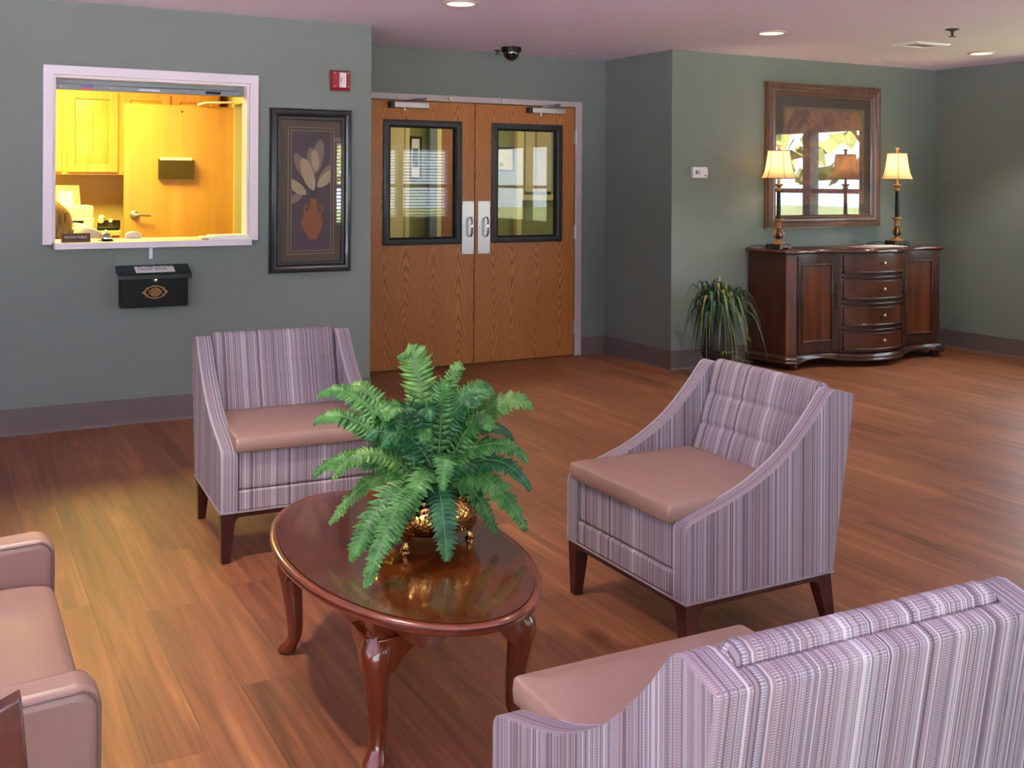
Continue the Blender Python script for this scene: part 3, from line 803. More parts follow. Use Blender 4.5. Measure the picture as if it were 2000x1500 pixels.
# ---------------------------------------------------------------- wall-hung things by the reception window
t = thing('framed_picture', 'tall black framed print of a clay vase with pale leaves beside the reception window', 'picture', (2.073, YA, 0.852))
w, h = 0.266, 1.031
MB().frame(-w, w, 0, h, [(0, 0), (0, 0.022), (0.010, 0.034), (0.028, 0.038), (0.040, 0.030), (0.046, 0.018), (0.050, 0.022), (0.066, 0.022), (0.070, 0.012), (0.070, 0)]).build('frame', M['blackframe'], t, smooth=25)
M['matb'] = plain('brown_mat_board', (92, 72, 62), 0.8, vary=0.05); M['liner'] = plain('gold_fillet', (160, 146, 120), 0.5)
M['printbg'] = plain('plum_painted_ground', (84, 70, 78), 0.8, vary=0.25, scale=6)
M['pleaf'] = plain('painted_pale_leaf', (184, 162, 130), 0.8, vary=0.2, scale=16); M['pleaf2'] = plain('painted_mauve_leaf', (140, 118, 106), 0.8, vary=0.2, scale=16)
M['pvase'] = plain('painted_clay_vase', (150, 88, 58), 0.8, vary=0.2, scale=10); M['ptable'] = plain('painted_plum_table', (92, 62, 78), 0.8, vary=0.1)
M['pdark'] = plain('painted_dark', (50, 42, 46), 0.8)
MB().box(-w + 0.06, w - 0.06, -0.010, 0, 0.06, h - 0.06).build('mat_board', M['matb'], t, smooth=0)
ix0, ix1, iz0, iz1 = -0.128, 0.132, 0.135, h - 0.135
MB().frame(ix0 - 0.020, ix1 + 0.020, iz0 - 0.020, iz1 + 0.020, [(0, 0.0102), (0, 0.012), (0.003, 0.012), (0.003, 0.0102)]).frame(ix0, ix1, iz0, iz1, [(0, 0.0102), (0, 0.012), (0.003, 0.012), (0.003, 0.0102)]).build('fillet', M['liner'], t, smooth=0)
pr = MB().box(ix0 + 0.003, ix1 - 0.003, -0.011, -0.010, iz0 + 0.003, iz1 - 0.003, 0)
IW, IH = ix1 - ix0, iz1 - iz0


def pic_pt(u, v):  # u,v fractions of the print, v from the top
    return (ix0 + u * IW, iz1 - v * IH)


def pleaf(u0, v0, u1, v1, wd, mi, lay):
    a = Vector(pic_pt(u0, v0)); b = Vector(pic_pt(u1, v1)); d = b - a; nrm = Vector((-d.y, d.x)).normalized(); pts = []
    prof = [(0, 0.05), (0.1, 0.55), (0.3, 0.92), (0.55, 1.0), (0.8, 0.85), (0.94, 0.5), (1.0, 0.05)]
    for q, e in prof:
        pts.append(a + d * q + nrm * wd * e)
    for q, e in prof[::-1]:
        pts.append(a + d * q - nrm * wd * e)
    pts = [(min(max(p.x, ix0 + 0.004), ix1 - 0.004), min(max(p.y, iz0 + 0.004), iz1 - 0.004)) for p in pts]
    pr.prism(pts, 'y', -0.0112 - lay * 0.0002, -0.0111, mi)


pleaf(0.60, 0.36, 0.74, 0.07, 0.036, 2, 1); pleaf(0.55, 0.36, 0.48, 0.14, 0.030, 2, 2); pleaf(0.62, 0.34, 0.58, 0.16, 0.026, 1, 3)
pleaf(0.36, 0.40, 0.10, 0.19, 0.030, 2, 2); pleaf(0.56, 0.50, 0.28, 0.23, 0.038, 1, 4); pleaf(0.68, 0.44, 1.06, 0.28, 0.030, 2, 2); pleaf(0.66, 0.47, 1.10, 0.33, 0.032, 1, 3)
pleaf(0.38, 0.53, -0.12, 0.41, 0.032, 1, 3); pleaf(0.28, 0.53, -0.10, 0.60, 0.026, 2, 2)
pr.prism([pic_pt(0, 0.90), pic_pt(1, 0.90), pic_pt(1, 1), pic_pt(0, 1)], 'y', -0.0113, -0.0111, 4)
vp = [(0.46, 0.565), (0.66, 0.565), (0.64, 0.585), (0.66, 0.66), (0.74, 0.69), (0.80, 0.75), (0.79, 0.80), (0.70, 0.86), (0.64, 0.905), (0.46, 0.905), (0.38, 0.86), (0.27, 0.80), (0.26, 0.75), (0.33, 0.69), (0.44, 0.66), (0.48, 0.585)]
pr.prism([pic_pt(*q) for q in vp], 'y', -0.0122, -0.0111, 3)
for s_ in (-1, 1):
    c = 0.555
    hp = [(c + s_ * 0.12, 0.615), (c + s_ * 0.24, 0.625), (c + s_ * 0.25, 0.67), (c + s_ * 0.20, 0.70), (c + s_ * 0.17, 0.69), (c + s_ * 0.20, 0.66), (c + s_ * 0.19, 0.64), (c + s_ * 0.12, 0.63)]
    pr.prism([pic_pt(*q) for q in hp], 'y', -0.0121, -0.0111, 3)
for q in (0.50, 0.55, 0.61):
    pr.prism([pic_pt(q, 0.47), pic_pt(q + 0.015, 0.47), pic_pt(q + 0.015, 0.57), pic_pt(q, 0.57)], 'y', -0.0116, -0.0111, 5)
pr.build('print', [M['printbg'], M['pleaf'], M['pleaf2'], M['pvase'], M['ptable'], M['pdark']], t, smooth=0)
MB().box(-w + 0.068, w - 0.068, -0.0165, -0.015, 0.068, h - 0.068).build('glass', M['pictureglass'], t, smooth=0)

M['red'] = plain('red_plastic', (150, 34, 44), 0.4, vary=0.04)
t = thing('fire_alarm', 'red fire alarm strobe with white lens high beside the door recess', 'alarm', (2.263, YA, 2.008))
MB().loft([[(-0.066, 0, 0), (0.066, 0, 0), (0.066, 0, 0.130), (-0.066, 0, 0.130)], [(-0.066, -0.018, 0), (0.066, -0.018, 0), (0.066, -0.018, 0.130), (-0.066, -0.018, 0.130)],
           [(-0.056, -0.040, 0.016), (0.054, -0.040, 0.016), (0.054, -0.040, 0.122), (-0.056, -0.040, 0.122)]]).build('housing', M['red'], t, bevel=0.002)
MB().loft([[(-0.016, -0.040, 0.018), (0.030, -0.040, 0.018), (0.030, -0.040, 0.116), (-0.016, -0.040, 0.116)], [(-0.013, -0.054, 0.021), (0.026, -0.056, 0.021), (0.026, -0.056, 0.113), (-0.013, -0.054, 0.113)]]).build('lens', M['white'], t, bevel=0.003)
text('lettering', 'FIRE', 0.020, M['red'], t, (-0.006, -0.0552, 0.066), (radians(90), radians(-90), 0), 0.0004)
for x in (-0.044, 0.045):
    for z in (0.026, 0.112):
        MB().tube([(x, -0.040, z), (x, -0.043, z)], 0.0045, 8).build('screw', M['alu'], t)

t = thing('drop_box', 'black metal after hours drop box on the wall under the reception window', 'drop box', (1.112, YA, 0.69))
MB().box(-0.188, 0.188, -0.105, -0.001, 0, 0.195).build('body', M['black'], t, bevel=0.004)
lid = MB().prism([(-0.001, 0.240), (-0.006, 0.240), (-0.126, 0.190), (-0.126, 0.165), (-0.121, 0.165), (-0.110, 0.188), (-0.001, 0.200)], 'x', -0.205, 0.205).build('lid', M['greenblack'], t, bevel=0.002)
an = math.atan2(0.050, 0.120)
lb = MB().box(-0.105, 0.115, -0.040, 0.040, 0.0006, 0.0014).build('paper_label', M['paper'], lid, (0, -0.062, 0.2168), (an, 0, 0), smooth=0)
text('lettering', 'AFTER HOURS\nDROP BOX', 0.032, M['black'], lb, (-0.09, 0.018, 0.0014), (0, 0, 0), 0.0003, 1.0, 'LEFT')
MB().lathe([(0.014, 0), (0.015, 0.004), (0.011, 0.010), (0, 0.011)], 16).build('lock', M['chrome'], t, (0.0, -0.105, 0.155), (radians(90), 0, 0))
em = MB(); cz = 0.088
ow = 0.062; oh = 0.036
pt = lambda a, rx, rz: (rx * cos(a), -0.108, cz + rz * sin(a))
for s_ in (-1, 1):
    em.tube([pt(a * pi / 12 + (0 if s_ > 0 else 0), 0.058 - 0.008 * abs(sin(a * pi / 12)), s_ * 0.036) for a in range(0, 13)], 0.0035, 6)
em.tube([pt(a * pi / 8, 0.028, 0.024) for a in range(17)], 0.003, 6)
for x in (-0.012, 0.0, 0.012):
    em.tube([(x, -0.108, cz - 0.022), (x, -0.108, cz + 0.022)], 0.0028, 6)
for z in (-0.010, 0.0, 0.010):
    em.tube([(-0.026, -0.108, cz + z), (0.026, -0.108, cz + z)], 0.0028, 6)
for x, z in ((-0.066, 0), (0.066, 0), (-0.046, 0.022), (0.046, 0.022), (-0.046, -0.022), (0.046, -0.022)):
    em.lathe([(0, -0.007), (0.005, -0.005), (0.007, 0), (0.005, 0.005), (0, 0.007)], 10, (x, -0.108, cz + z))
for x in (-1, 1):
    em.tube([(x * 0.066, -0.108, cz), (x * 0.046, -0.108, cz + 0.022), (x * 0.030, -0.108, cz), (x * 0.046, -0.108, cz - 0.022), (x * 0.066, -0.108, cz)], 0.003, 6)
em.build('emblem', M['antique'], t)

M['lcd'] = plain('grey_lcd', (92, 104, 108), 0.3)
t = thing('thermostat', 'white wall thermostat between the door recess and the big picture', 'thermostat', (5.165, YA, 1.468))
MB().prism([(-0.072, 0), (0.066, 0), (0.074, 0.02), (0.076, 0.042), (0.074, 0.064), (0.066, 0.084), (-0.072, 0.084)], 'y', -0.028, 0).build('housing', M['white'], t, bevel=0.004)
MB().box(-0.048, -0.022, -0.0292, -0.028, 0.028, 0.058).build('display', M['lcd'], t, smooth=0)
MB().box(-0.010, -0.004, -0.0292, -0.028, 0.022, 0.062).build('slider', M['piping'], t, smooth=0)
MB().box(0.040, 0.058, -0.0292, -0.028, 0.014, 0.022).build('button', M['black'], t, smooth=0)

# big picture over the sideboard
t = thing('framed_picture', 'large square brown framed print hanging over the sideboard', 'picture', (6.465, YA, 1.067))
w, h = 0.634, 1.180
MB().frame(-w, w, 0, h, [(0, 0), (0, 0.012), (0.006, 0.020), (0.004, 0.036), (0.010, 0.048), (0.030, 0.052), (0.044, 0.040), (0.056, 0.046), (0.072, 0.044), (0.084, 0.030), (0.094, 0.032), (0.104, 0.022), (0.104, 0)]).build('frame', M['picframe'], t, smooth=25)
fb = MB().frame(-w - 0.001, w + 0.001, -0.001, h + 0.001, [(0, 0.003), (0, 0.017), (0.006, 0.017), (0.006, 0.003)])
fb.frame(-w - 0.001, w + 0.001, -0.001, h + 0.001, [(0, 0.024), (0, 0.032), (0.006, 0.032), (0.006, 0.024)])
fb.build('gilt_band', M['goldedge'], t, smooth=0)
M['matc'] = plain('dark_brown_mat', (84, 70, 62), 0.8, vary=0.25, scale=4); M['matd'] = plain('khaki_inner_mat', (122, 108, 84), 0.8)
MB().box(-w + 0.09, w - 0.09, -0.012, 0, 0.09, h - 0.09).build('mat_board', M['matc'], t, smooth=0)
MB().frame(-w + 0.19, w - 0.17, 0.19, h - 0.19, [(0, 0.0122), (0, 0.015), (0.022, 0.015), (0.022, 0.0122)]).build('inner_mat', M['matd'], t, smooth=0)


def artmat():
    g = G('mauve_scroll_print'); v = g.tc()
    n = g.noise(v, 3.2, 5.0, 0.6, 1.4); n2 = g.noise(v, 7.0, 4.0, 0.6, 2.5)
    col = g.ramp(n, [(0.34, lin((104, 78, 82))), (0.48, lin((140, 96, 88))), (0.60, lin((172, 124, 92))), (0.72, lin((150, 112, 104)))])
    return g.out(g.pbsdf(g.mix(g.math('GREATER_THAN', n2, 0.60), col, lin((112, 82, 76))), 0.8))


M['art'] = artmat()
MB().box(-w + 0.212, w - 0.192, -0.0135, -0.012, 0.212, h - 0.212).build('print', M['art'], t, smooth=0)
MB().box(-w + 0.10, w - 0.10, -0.021, -0.019, 0.10, h - 0.10).build('glass', M['pictureglass'], t, smooth=0)

# ---------------------------------------------------------------- ceiling things
M['lampglow'] = emit('downlight_glow', (255, 226, 180), 2.6)
M['trimring'] = plain('downlight_trim', (206, 196, 196), 0.4)


def downlight(x, y, energy, label, spot=95):
    t = thing('recessed_downlight', label, 'ceiling light', (x, y, H), 0, 'recessed ceiling downlights')
    MB().lathe([(0.082, 0.0), (0.100, 0.0), (0.102, -0.004), (0.096, -0.009), (0.084, -0.010), (0.080, -0.006)], 36).build('trim_ring', M['trimring'], t)
    MB().lathe([(0, -0.004), (0.081, -0.004), (0.078, -0.007), (0, -0.008)], 30).build('lamp', M['lampglow'], t)
    light('downlight_lamp', 'SPOT', (x, y, H - 0.02), energy, (1.0, 0.88, 0.72), spot_size=radians(spot), spot_blend=0.55, shadow_soft_size=0.07)


downlight(2.602, 5.42, 60, 'round recessed ceiling light above the tall vase picture, nearest the office wall corner')
downlight(4.925, 5.43, 110, 'round recessed ceiling light in front of the thermostat wall')
downlight(7.07, 5.45, 85, 'round recessed ceiling light near the end wall above the sideboard')
downlight(0.28, 3.1, 190, 'round recessed ceiling light above the tan armchair', 92)
downlight(2.6, 3.1, 45, 'round recessed ceiling light above the lounge chairs')
downlight(4.92, 3.1, 60, 'round recessed ceiling light over the open floor')

t = thing('dome_camera', 'black dome security camera on the ceiling before the double doors', 'camera', (3.80, 7.03, H))
MB().lathe([(0, 0), (0.074, 0), (0.076, -0.012), (0.074, -0.036), (0.064, -0.040), (0.062, -0.04)], 28).build('housing', M['black'], t)
MB().lathe([(0.062, -0.038), (0.061, -0.05), (0.052, -0.076), (0.034, -0.094), (0.014, -0.102), (0, -0.103)], 28).build('dome', plain('smoked_dome', (16, 10, 12), 0.06, coat=1.0), t)
sc = MB()
for k in range(5):
    a = radians(200 + k * 22); sc.lathe([(0, -0.004), (0.004, 0), (0, 0.004)], 8, (0.0615 * cos(a), 0.0615 * sin(a), -0.049))
sc.build('sensor_leds', M['paper'], t)
M['spr'] = plain('sprinkler_metal', (96, 98, 98), 0.3, 0.7)


def sprinkler(x, y, label, s_=1.0):
    t = thing('fire_sprinkler', label, 'sprinkler', (x, y, H), 0.4)
    MB().lathe([(0, 0), (0.034 * s_, 0), (0.036 * s_, -0.004), (0.012 * s_, -0.010), (0.012 * s_, -0.016), (0, -0.016)], 20).build('escutcheon', M['spr'], t)
    mb = MB()
    for q in (-1, 1):
        mb.tube([(q * 0.010 * s_, 0, -0.014), (q * 0.016 * s_, 0, -0.024 * s_), (q * 0.003, 0, -0.036 * s_)], 0.0032 * s_, 6)
    mb.tube([(0, 0, -0.012), (0, 0, -0.030 * s_)], 0.004, 8)
    mb.build('yoke', M['spr'], t)
    MB().lathe([(0, -0.036 * s_), (0.018 * s_, -0.036 * s_), (0.020 * s_, -0.039 * s_), (0, -0.041 * s_)], 16).build('deflector', M['spr'], t)


sprinkler(3.79, 7.235, 'small ceiling sprinkler beside the black dome camera', 0.9)
sprinkler(5.835, 4.72, 'ceiling sprinkler near the square ceiling vent', 1.25)
t = thing('ceiling_vent', 'flush square white ceiling vent over the sideboard end of the room', 'vent', (6.28, 5.35, H))
MB().frame(-0.17, 0.17, -0.12, 0.12, [(0, 0), (0, 0.004), (0.012, 0.012), (0.05, 0.012), (0.05, 0)]).build('frame', M['blind'], t, None, (radians(90), 0, 0), smooth=0)
MB().box(-0.12, 0.12, -0.07, 0.07, -0.005, -0.001).build('plate', plain('vent_plate', (168, 138, 140), 0.6), t, smooth=0)

# ---------------------------------------------------------------- striped lounge chairs
CW, AT = 0.668, 0.066
HWC = CW / 2


def chair_proto(label):
    t = thing('lounge_chair', label, 'chair', (0, 0, 0), 0, 'striped lounge chairs around the coffee table')
    top = [(0.0, 0.392), (0.003, 0.408), (0.012, 0.420), (0.028, 0.428), (0.07, 0.442), (0.11, 0.453), (0.16, 0.468), (0.21, 0.484), (0.26, 0.504), (0.318, 0.533),
           (0.36, 0.558), (0.41, 0.592), (0.45, 0.627), (0.493, 0.668), (0.53, 0.708), (0.56, 0.744), (0.575, 0.761), (0.587, 0.769), (0.602, 0.771), (0.640, 0.761), (0.676, 0.750), (0.680, 0.744)]
    prof = [(0.0, 0.192)] + top + [(0.590, 0.192)]
    for s_ in (-1, 1):
        a, b = sorted((s_ * HWC, s_ * (HWC - AT)))
        MB().prism(prof, 'x', a, b).build('side_panel', M['fabric'], t, bevel=0.007, seg=3, stripes=True, smooth=50)
    inner = HWC - AT + 0.001
    bp = [(0.50, 0.192), (0.588, 0.192), (0.679, 0.742), (0.674, 0.750), (0.660, 0.756), (0.644, 0.760), (0.634, 0.750), (0.54, 0.30)]
    MB().prism(bp, 'x', -inner, inner).build('outer_back', M['fabric'], t, bevel=0.006, seg=2, stripes=True, smooth=50)
    # quilted inner back
    path = []
    for k in range(41):
        q = k / 40; path.append((0.470 + 0.112 * q, 0.40 + 0.335 * q, q))
    path += [(0.586, 0.756, -1), (0.592, 0.771, -1), (0.604, 0.781, -1), (0.620, 0.781, -1), (0.636, 0.772, -1), (0.641, 0.745, -1), (0.585, 0.50, -1), (0.545, 0.38, -1), (0.50, 0.38, -1)]
    xs = [-inner + 2 * inner * i / 56 for i in range(57)]
    rings = []
    rows = [0.47, 0.79]; cols = [-inner * 0.5, 0.0, inner * 0.5]
    for i, x in enumerate(xs):
        ring = []
        e = min(i, 56 - i) / 56 * 2 * inner; er = max(0.0, 1 - e / 0.016); shr = 0.012 * (1 - sqrt(max(0, 1 - er * er)))
        for s_, z, q in path:
            if q >= 0:
                dz = min(abs(q - r) * 0.353 for r in rows); dx = min(abs(x - c) for c in cols)
                d = max(exp(-(dz / 0.006) ** 2), 0.22 * exp(-(dx / 0.005) ** 2)) * 0.0055
                d -= 0.003 * min(1, dz / 0.04) * (0.6 + 0.4 * min(1, dx / 0.05))
                ring.append((x, s_ + d * 0.95 + shr, z - d * 0.3))
            else:
                ring.append((x, s_, z - shr))
        rings.append(ring)
    MB().loft(rings).build('inner_back', M['fabric'], t, stripes=True, smooth=60)
    MB().box(-inner, inner, 0.006, 0.50, 0.270, 0.415).build('front_panel', M['fabric'], t, bevel=0.012, seg=3, stripes=True)
    MB().box(-inner, inner, 0.001, 0.55, 0.192, 0.269).build('lower_band', M['fabric'], t, bevel=0.008, seg=3, stripes=True)
    MB().cushion(-0.279, 0.279, -0.022, 0.492, 0.416, 0.472, 0.018, 0.007, 0.010, belly=0.003).build('seat_cushion', M['vinyl'], t, smooth=50)
    per = [(-HWC, 0.0), (HWC, 0.0), (HWC, 0.59), (-HWC, 0.59), (-HWC, 0.0)]
    pp = MB()
    for (ax, ay), (bx, by) in zip(per, per[1:]):
        pp.tube([(ax, ay, 0.191), (bx, by, 0.191)], 0.0042, 6)
    pp.build('piping', M['piping'], t)
    ap = MB(); lx = HWC - 0.058

    def arch(a, b):
        r = 0.020
        o = [(a, 0.190), (a, 0.150)]
        o += [(a + r * (1 - cos(k / 5 * pi / 2)), 0.150 + r * sin(k / 5 * pi / 2)) for k in range(1, 6)]
        o += [(b - r * (1 - cos(k / 5 * pi / 2)), 0.150 + r * sin(k / 5 * pi / 2)) for k in range(5, 0, -1)]
        return o + [(b, 0.150), (b, 0.190)]
    ap.prism(arch(-lx, lx), 'y', 0.006, 0.030); ap.prism(arch(-lx, lx), 'y', 0.556, 0.580)
    for s_ in (-1, 1):
        a, b = sorted((s_ * (HWC - 0.006), s_ * (HWC - 0.030))); ap.prism(arch(0.058, 0.530), 'x', a, b)
    ap.build('apron', M['legwood'], t, bevel=0.002)
    for s_ in (-1, 1):
        def rect(xo, xi, y0, y1, z):
            a, b = sorted((s_ * xo, s_ * xi)); return [(a, y0, z), (b, y0, z), (b, y1, z), (a, y1, z)]
        MB().loft([rect(HWC - 0.008, HWC - 0.040, 0.010, 0.042, 0.0), rect(HWC - 0.004, HWC - 0.058, 0.004, 0.058, 0.172), rect(HWC - 0.004, HWC - 0.058, 0.004, 0.058, 0.190)]).build('leg', M['legwood'], t, bevel=0.003)
        MB().loft([rect(HWC - 0.016, HWC - 0.046, 0.588, 0.620, 0.0), rect(HWC - 0.004, HWC - 0.056, 0.528, 0.586, 0.172), rect(HWC - 0.004, HWC - 0.056, 0.528, 0.586, 0.190)]).build('leg', M['legwood'], t, bevel=0.003)
    return t


c1 = chair_proto('striped lounge chair facing the table, backed towards the drop box wall')
c1.location = (1.258, 3.945, 0); c1.rotation_euler = (0, 0, -0.05)
copy_thing(c1, (1.932, 2.815, 0), radians(-90), 'striped lounge chair seen from its side, between the table and the sideboard')
copy_thing(c1, (1.265, 1.775, 0), radians(180) - 0.03, 'striped lounge chair seen from behind, nearest the camera with its back cut by the frame')

# ---------------------------------------------------------------- coffee table
TX, TY, TZ = 1.147, 2.785, 0.40
t = thing('coffee_table', 'oval polished mahogany coffee table with curved legs under the fern', 'table', (TX, TY, 0))
A_, B_ = 0.327, 0.595


def ell(off, z, n=96):
    return [((A_ - off) * cos(2 * pi * i / n), (B_ - off) * sin(2 * pi * i / n), z) for i in range(n)]


MB().loft([ell(0.024, TZ - 0.004), ell(0.022, TZ), ell(0.20, TZ)], cap0=True).build('tabletop', M['mahog'], t, smooth=30)
MB().loft([ell(0.03, TZ - 0.030), ell(0.012, TZ - 0.029), ell(0.004, TZ - 0.024), ell(0.003, TZ - 0.019), ell(0.008, TZ - 0.016), ell(0.003, TZ - 0.012), ell(0.0, TZ - 0.007), ell(0.004, TZ - 0.002), ell(0.012, TZ - 0.0002),
           ell(0.021, TZ - 0.0012), ell(0.024, TZ - 0.006)]).build('table_edge', M['mahogedge'], t, smooth=60)
ap = MB(); n = 96; ra = []
for i in range(n):
    a = 2 * pi * i / n; sx = abs(cos(a)) ** 0.75 * (1 if cos(a) > 0 else -1) * 0.232; sy = abs(sin(a)) ** 0.75 * (1 if sin(a) > 0 else -1) * 0.468
    zl = TZ - 0.078 + 0.018 * cos(a * 8) * (1 if i % 1 == 0 else 1)
    ra.append((sx, sy, zl))
ap.loft([[(x, y, TZ - 0.032) for x, y, z in ra], ra, [(x * 0.93, y * 0.965, z) for x, y, z in ra], [(x * 0.93, y * 0.965, TZ - 0.032) for x, y, z in ra]], cap0=False, cap1=False)
ap.build('apron', M['mahogleg'], t)
LX, LY = 0.198, 0.352
prof = [(0.368, -0.022, 0.026), (0.330, -0.020, 0.027), (0.305, -0.006, 0.036), (0.282, 0.006, 0.041), (0.255, 0.010, 0.039), (0.22, 0.004, 0.034), (0.18, -0.002, 0.0300), (0.13, -0.008, 0.0265),
        (0.085, -0.012, 0.0235), (0.055, -0.011, 0.0215), (0.036, -0.002, 0.0225), (0.022, 0.010, 0.027), (0.012, 0.016, 0.029), (0.005, 0.016, 0.027), (0.0, 0.014, 0.022)]
for sx in (-1, 1):
    for sy in (-1, 1):
        ux, uy = sx * 0.64, sy * 0.77
        rings = []
        for z, o_, r in prof:
            cx, cyy = sx * LX + ux * o_, sy * LY + uy * o_
            rings.append([(cx + r * cos(2 * pi * k / 16), cyy + r * sin(2 * pi * k / 16), z) for k in range(16)])
        lg = MB().loft(rings)
        lg.box(sx * LX - 0.029 - ux * 0.02, sx * LX + 0.029 - ux * 0.02, sy * LY - 0.029 - uy * 0.02, sy * LY + 0.029 - uy * 0.02, 0.300, 0.369)
        wing = [(-0.02, 0.318), (-0.02, 0.225), (0.010, 0.222), (0.030, 0.242), (0.050, 0.268), (0.086, 0.292), (0.096, 0.318)]
        a, b = sorted((sy * (LY - 0.010), sy * (LY + 0.030)))
        lg.prism([(sx * LX - sx * (q + 0.012), z) for q, z in wing], 'y', a, b)
        a, b = sorted((sx * (LX - 0.010), sx * (LX + 0.030)))
        lg.prism([(sy * LY - sy * (q + 0.012), z) for q, z in wing], 'x', a, b)
        lg.build('leg', M['mahogleg'], t, smooth=50, bevel=0.007)

# ---------------------------------------------------------------- fern in a brass bowl
FX, FY = 1.25, 2.80
fern = thing('potted_fern', 'green sword fern in a hammered brass footed bowl on the coffee table', 'potted plant', (FX, FY, TZ))
MB().lathe([(0, 0.030), (0.05, 0.028), (0.10, 0.034), (0.135, 0.052), (0.152, 0.078), (0.154, 0.098), (0.146, 0.122), (0.134, 0.136), (0.134, 0.142), (0.140, 0.146), (0.134, 0.149), (0.126, 0.142), (0.122, 0.120), (0, 0.116)], 48).build('bowl', M['brass'], fern)
MB().lathe([(0, 0.117), (0.118, 0.119), (0.10, 0.128), (0, 0.134)], 24).build('moss', plain('dark_moss', (44, 44, 30), 0.9, vary=0.4, scale=90), fern)
for k in range(3):
    a = radians(213 + 120 * k); cx, cyy = 0.118 * cos(a), 0.118 * sin(a); c_, s_ = cos(a), sin(a)
    mb = MB().lathe([(0, 0), (0.013, 0), (0.014, 0.006), (0.009, 0.012), (0.008, 0.028), (0.013, 0.036), (0.020, 0.044), (0.022, 0.052), (0.014, 0.062), (0.004, 0.070), (0, 0.071)], 14, (cx, cyy, 0))
    mb.build('foot', M['brass'], fern)


def frond(tip, lift, wmax, mat_i, n=24, hint_cam=0.6, base=None, out=0.45, droop=0.0):
    b = Vector(base) if base else Vector((RND.uniform(-0.05, 0.05), RND.uniform(-0.05, 0.05), 0.14))
    e = Vector(tip) - Vector((FX, FY, TZ)); hv = Vector((e.x - b.x, e.y - b.y, 0))
    ctrl = b + hv * out + Vector((0, 0, max(0.0, e.z - b.z) * 0.6 + lift))
    ctrl2 = b + hv * 0.85 + Vector((0, 0, (e.z - b.z) + lift * 0.55))
    def P(q):
        return b * (1 - q) ** 3 + ctrl * 3 * q * (1 - q) ** 2 + ctrl2 * 3 * q * q * (1 - q) + e * q ** 3
    def Tn(q):
        return (P(min(1, q + 0.01)) - P(max(0, q - 0.01))).normalized()
    L = sum((P((k + 1) / 20) - P(k / 20)).length for k in range(20))
    n = max(14, int(L / 0.0150))
    outw = hv.normalized() if hv.length > 1e-4 else Vector((0, 0, 1))
    cam_d = Vector((-0.45, -0.80, 0.30))
    hint = (Vector((0, 0, 0.65)) + cam_d * hint_cam + outw * 0.25).normalized()
    mb = MB(); q0 = 0.12
    mb.tube([P(k / 14) for k in range(15)], [0.0028 * (1 - 0.75 * k / 14) for k in range(15)], 5, 1)
    for k in range(n):
        q = q0 + (1 - q0) * (k + 0.5) / n; p = P(q); tt = Tn(q)
        nn = (hint - tt * hint.dot(tt)).normalized(); sd = tt.cross(nn)
        s0 = (q - q0) / (1 - q0)
        wl = wmax * 1.05 * (0.42 + 0.58 * min(1, s0 / 0.25)) * (1 - s0 ** 2.2) ** 0.8 + 0.006
        half = (1 - q0) * L / n * 0.5
        for sgn in (-1, 1):
            wj = wl * RND.uniform(0.85, 1.12); fwd = tt * (wj * RND.uniform(0.16, 0.34)); dn = nn * (-wj * RND.uniform(0.0, 0.34) + 0.0015 * RND.uniform(-1, 1))
            o = sd * sgn
            v0 = p - tt * half; v1 = p + tt * half; mid = p + o * wj * 0.5 + dn * 0.35 + fwd * 0.4 + nn * 0.004
            v2 = p + o * wj * 0.45 + tt * half * 1.1 + fwd * 0.5 + dn * 0.4; v3 = p + o * wj * 0.74 + tt * half * 0.7 + fwd * 0.95 + dn * 0.7
            tp = p + o * wj + fwd * 1.5 + dn; v4 = p + o * wj * 0.72 - tt * half * 0.6 + fwd * 0.6 + dn * 0.7; v5 = p + o * wj * 0.42 - tt * half * 1.05 + fwd * 0.25 + dn * 0.4
            mb.add([v0, v5, v4, tp, v3, v2, v1, mid], [(0, 1, 7), (1, 2, 7), (2, 3, 7), (3, 4, 7), (4, 5, 7), (5, 6, 7), (6, 0, 7)], 0)
    me = mb.build('frond', [M[('fernA', 'fernB', 'fernC')[mat_i]], M['rachis']], fern, smooth=0)
    return me


FR = [((1.191, 2.832, 0.927), 0.10, 0.050, 1), ((1.356, 2.800, 0.886), 0.06, 0.026, 1), ((1.422, 2.730, 0.810), 0.12, 0.044, 0), ((1.510, 2.659, 0.776), 0.12, 0.044, 1),
      ((1.374, 2.641, 0.739), 0.08, 0.036, 0), ((1.476, 2.621, 0.634), 0.13, 0.036, 0), ((1.468, 2.591, 0.564), 0.14, 0.034, 2), ((1.503, 2.754, 0.662), 0.14, 0.032, 2),
      ((1.458, 2.596, 0.452), 0.15, 0.044, 0), ((1.395, 2.653, 0.430), 0.12, 0.036, 0), ((1.192, 2.549, 0.425), 0.11, 0.046, 2), ((1.095, 2.680, 0.447), 0.10, 0.046, 0),
      ((0.966, 2.667, 0.425), 0.12, 0.050, 0), ((0.943, 2.492, 0.418), 0.13, 0.036, 0), ((0.974, 2.859, 0.466), 0.14, 0.034, 1), ((0.941, 2.911, 0.591), 0.12, 0.038, 0),
      ((0.957, 2.959, 0.731), 0.10, 0.036, 0), ((0.985, 3.012, 0.792), 0.12, 0.038, 0), ((1.067, 2.990, 0.803), 0.12, 0.034, 1), ((1.202, 2.599, 0.598), 0.16, 0.042, 0),
      ((0.973, 2.836, 0.596), 0.14, 0.036, 1), ((1.246, 2.870, 0.814), 0.08, 0.046, 1), ((1.313, 2.697, 0.773), 0.07, 0.036, 1), ((1.123, 2.641, 0.520), 0.15, 0.046, 0)]
for a in FR:
    frond(*a)
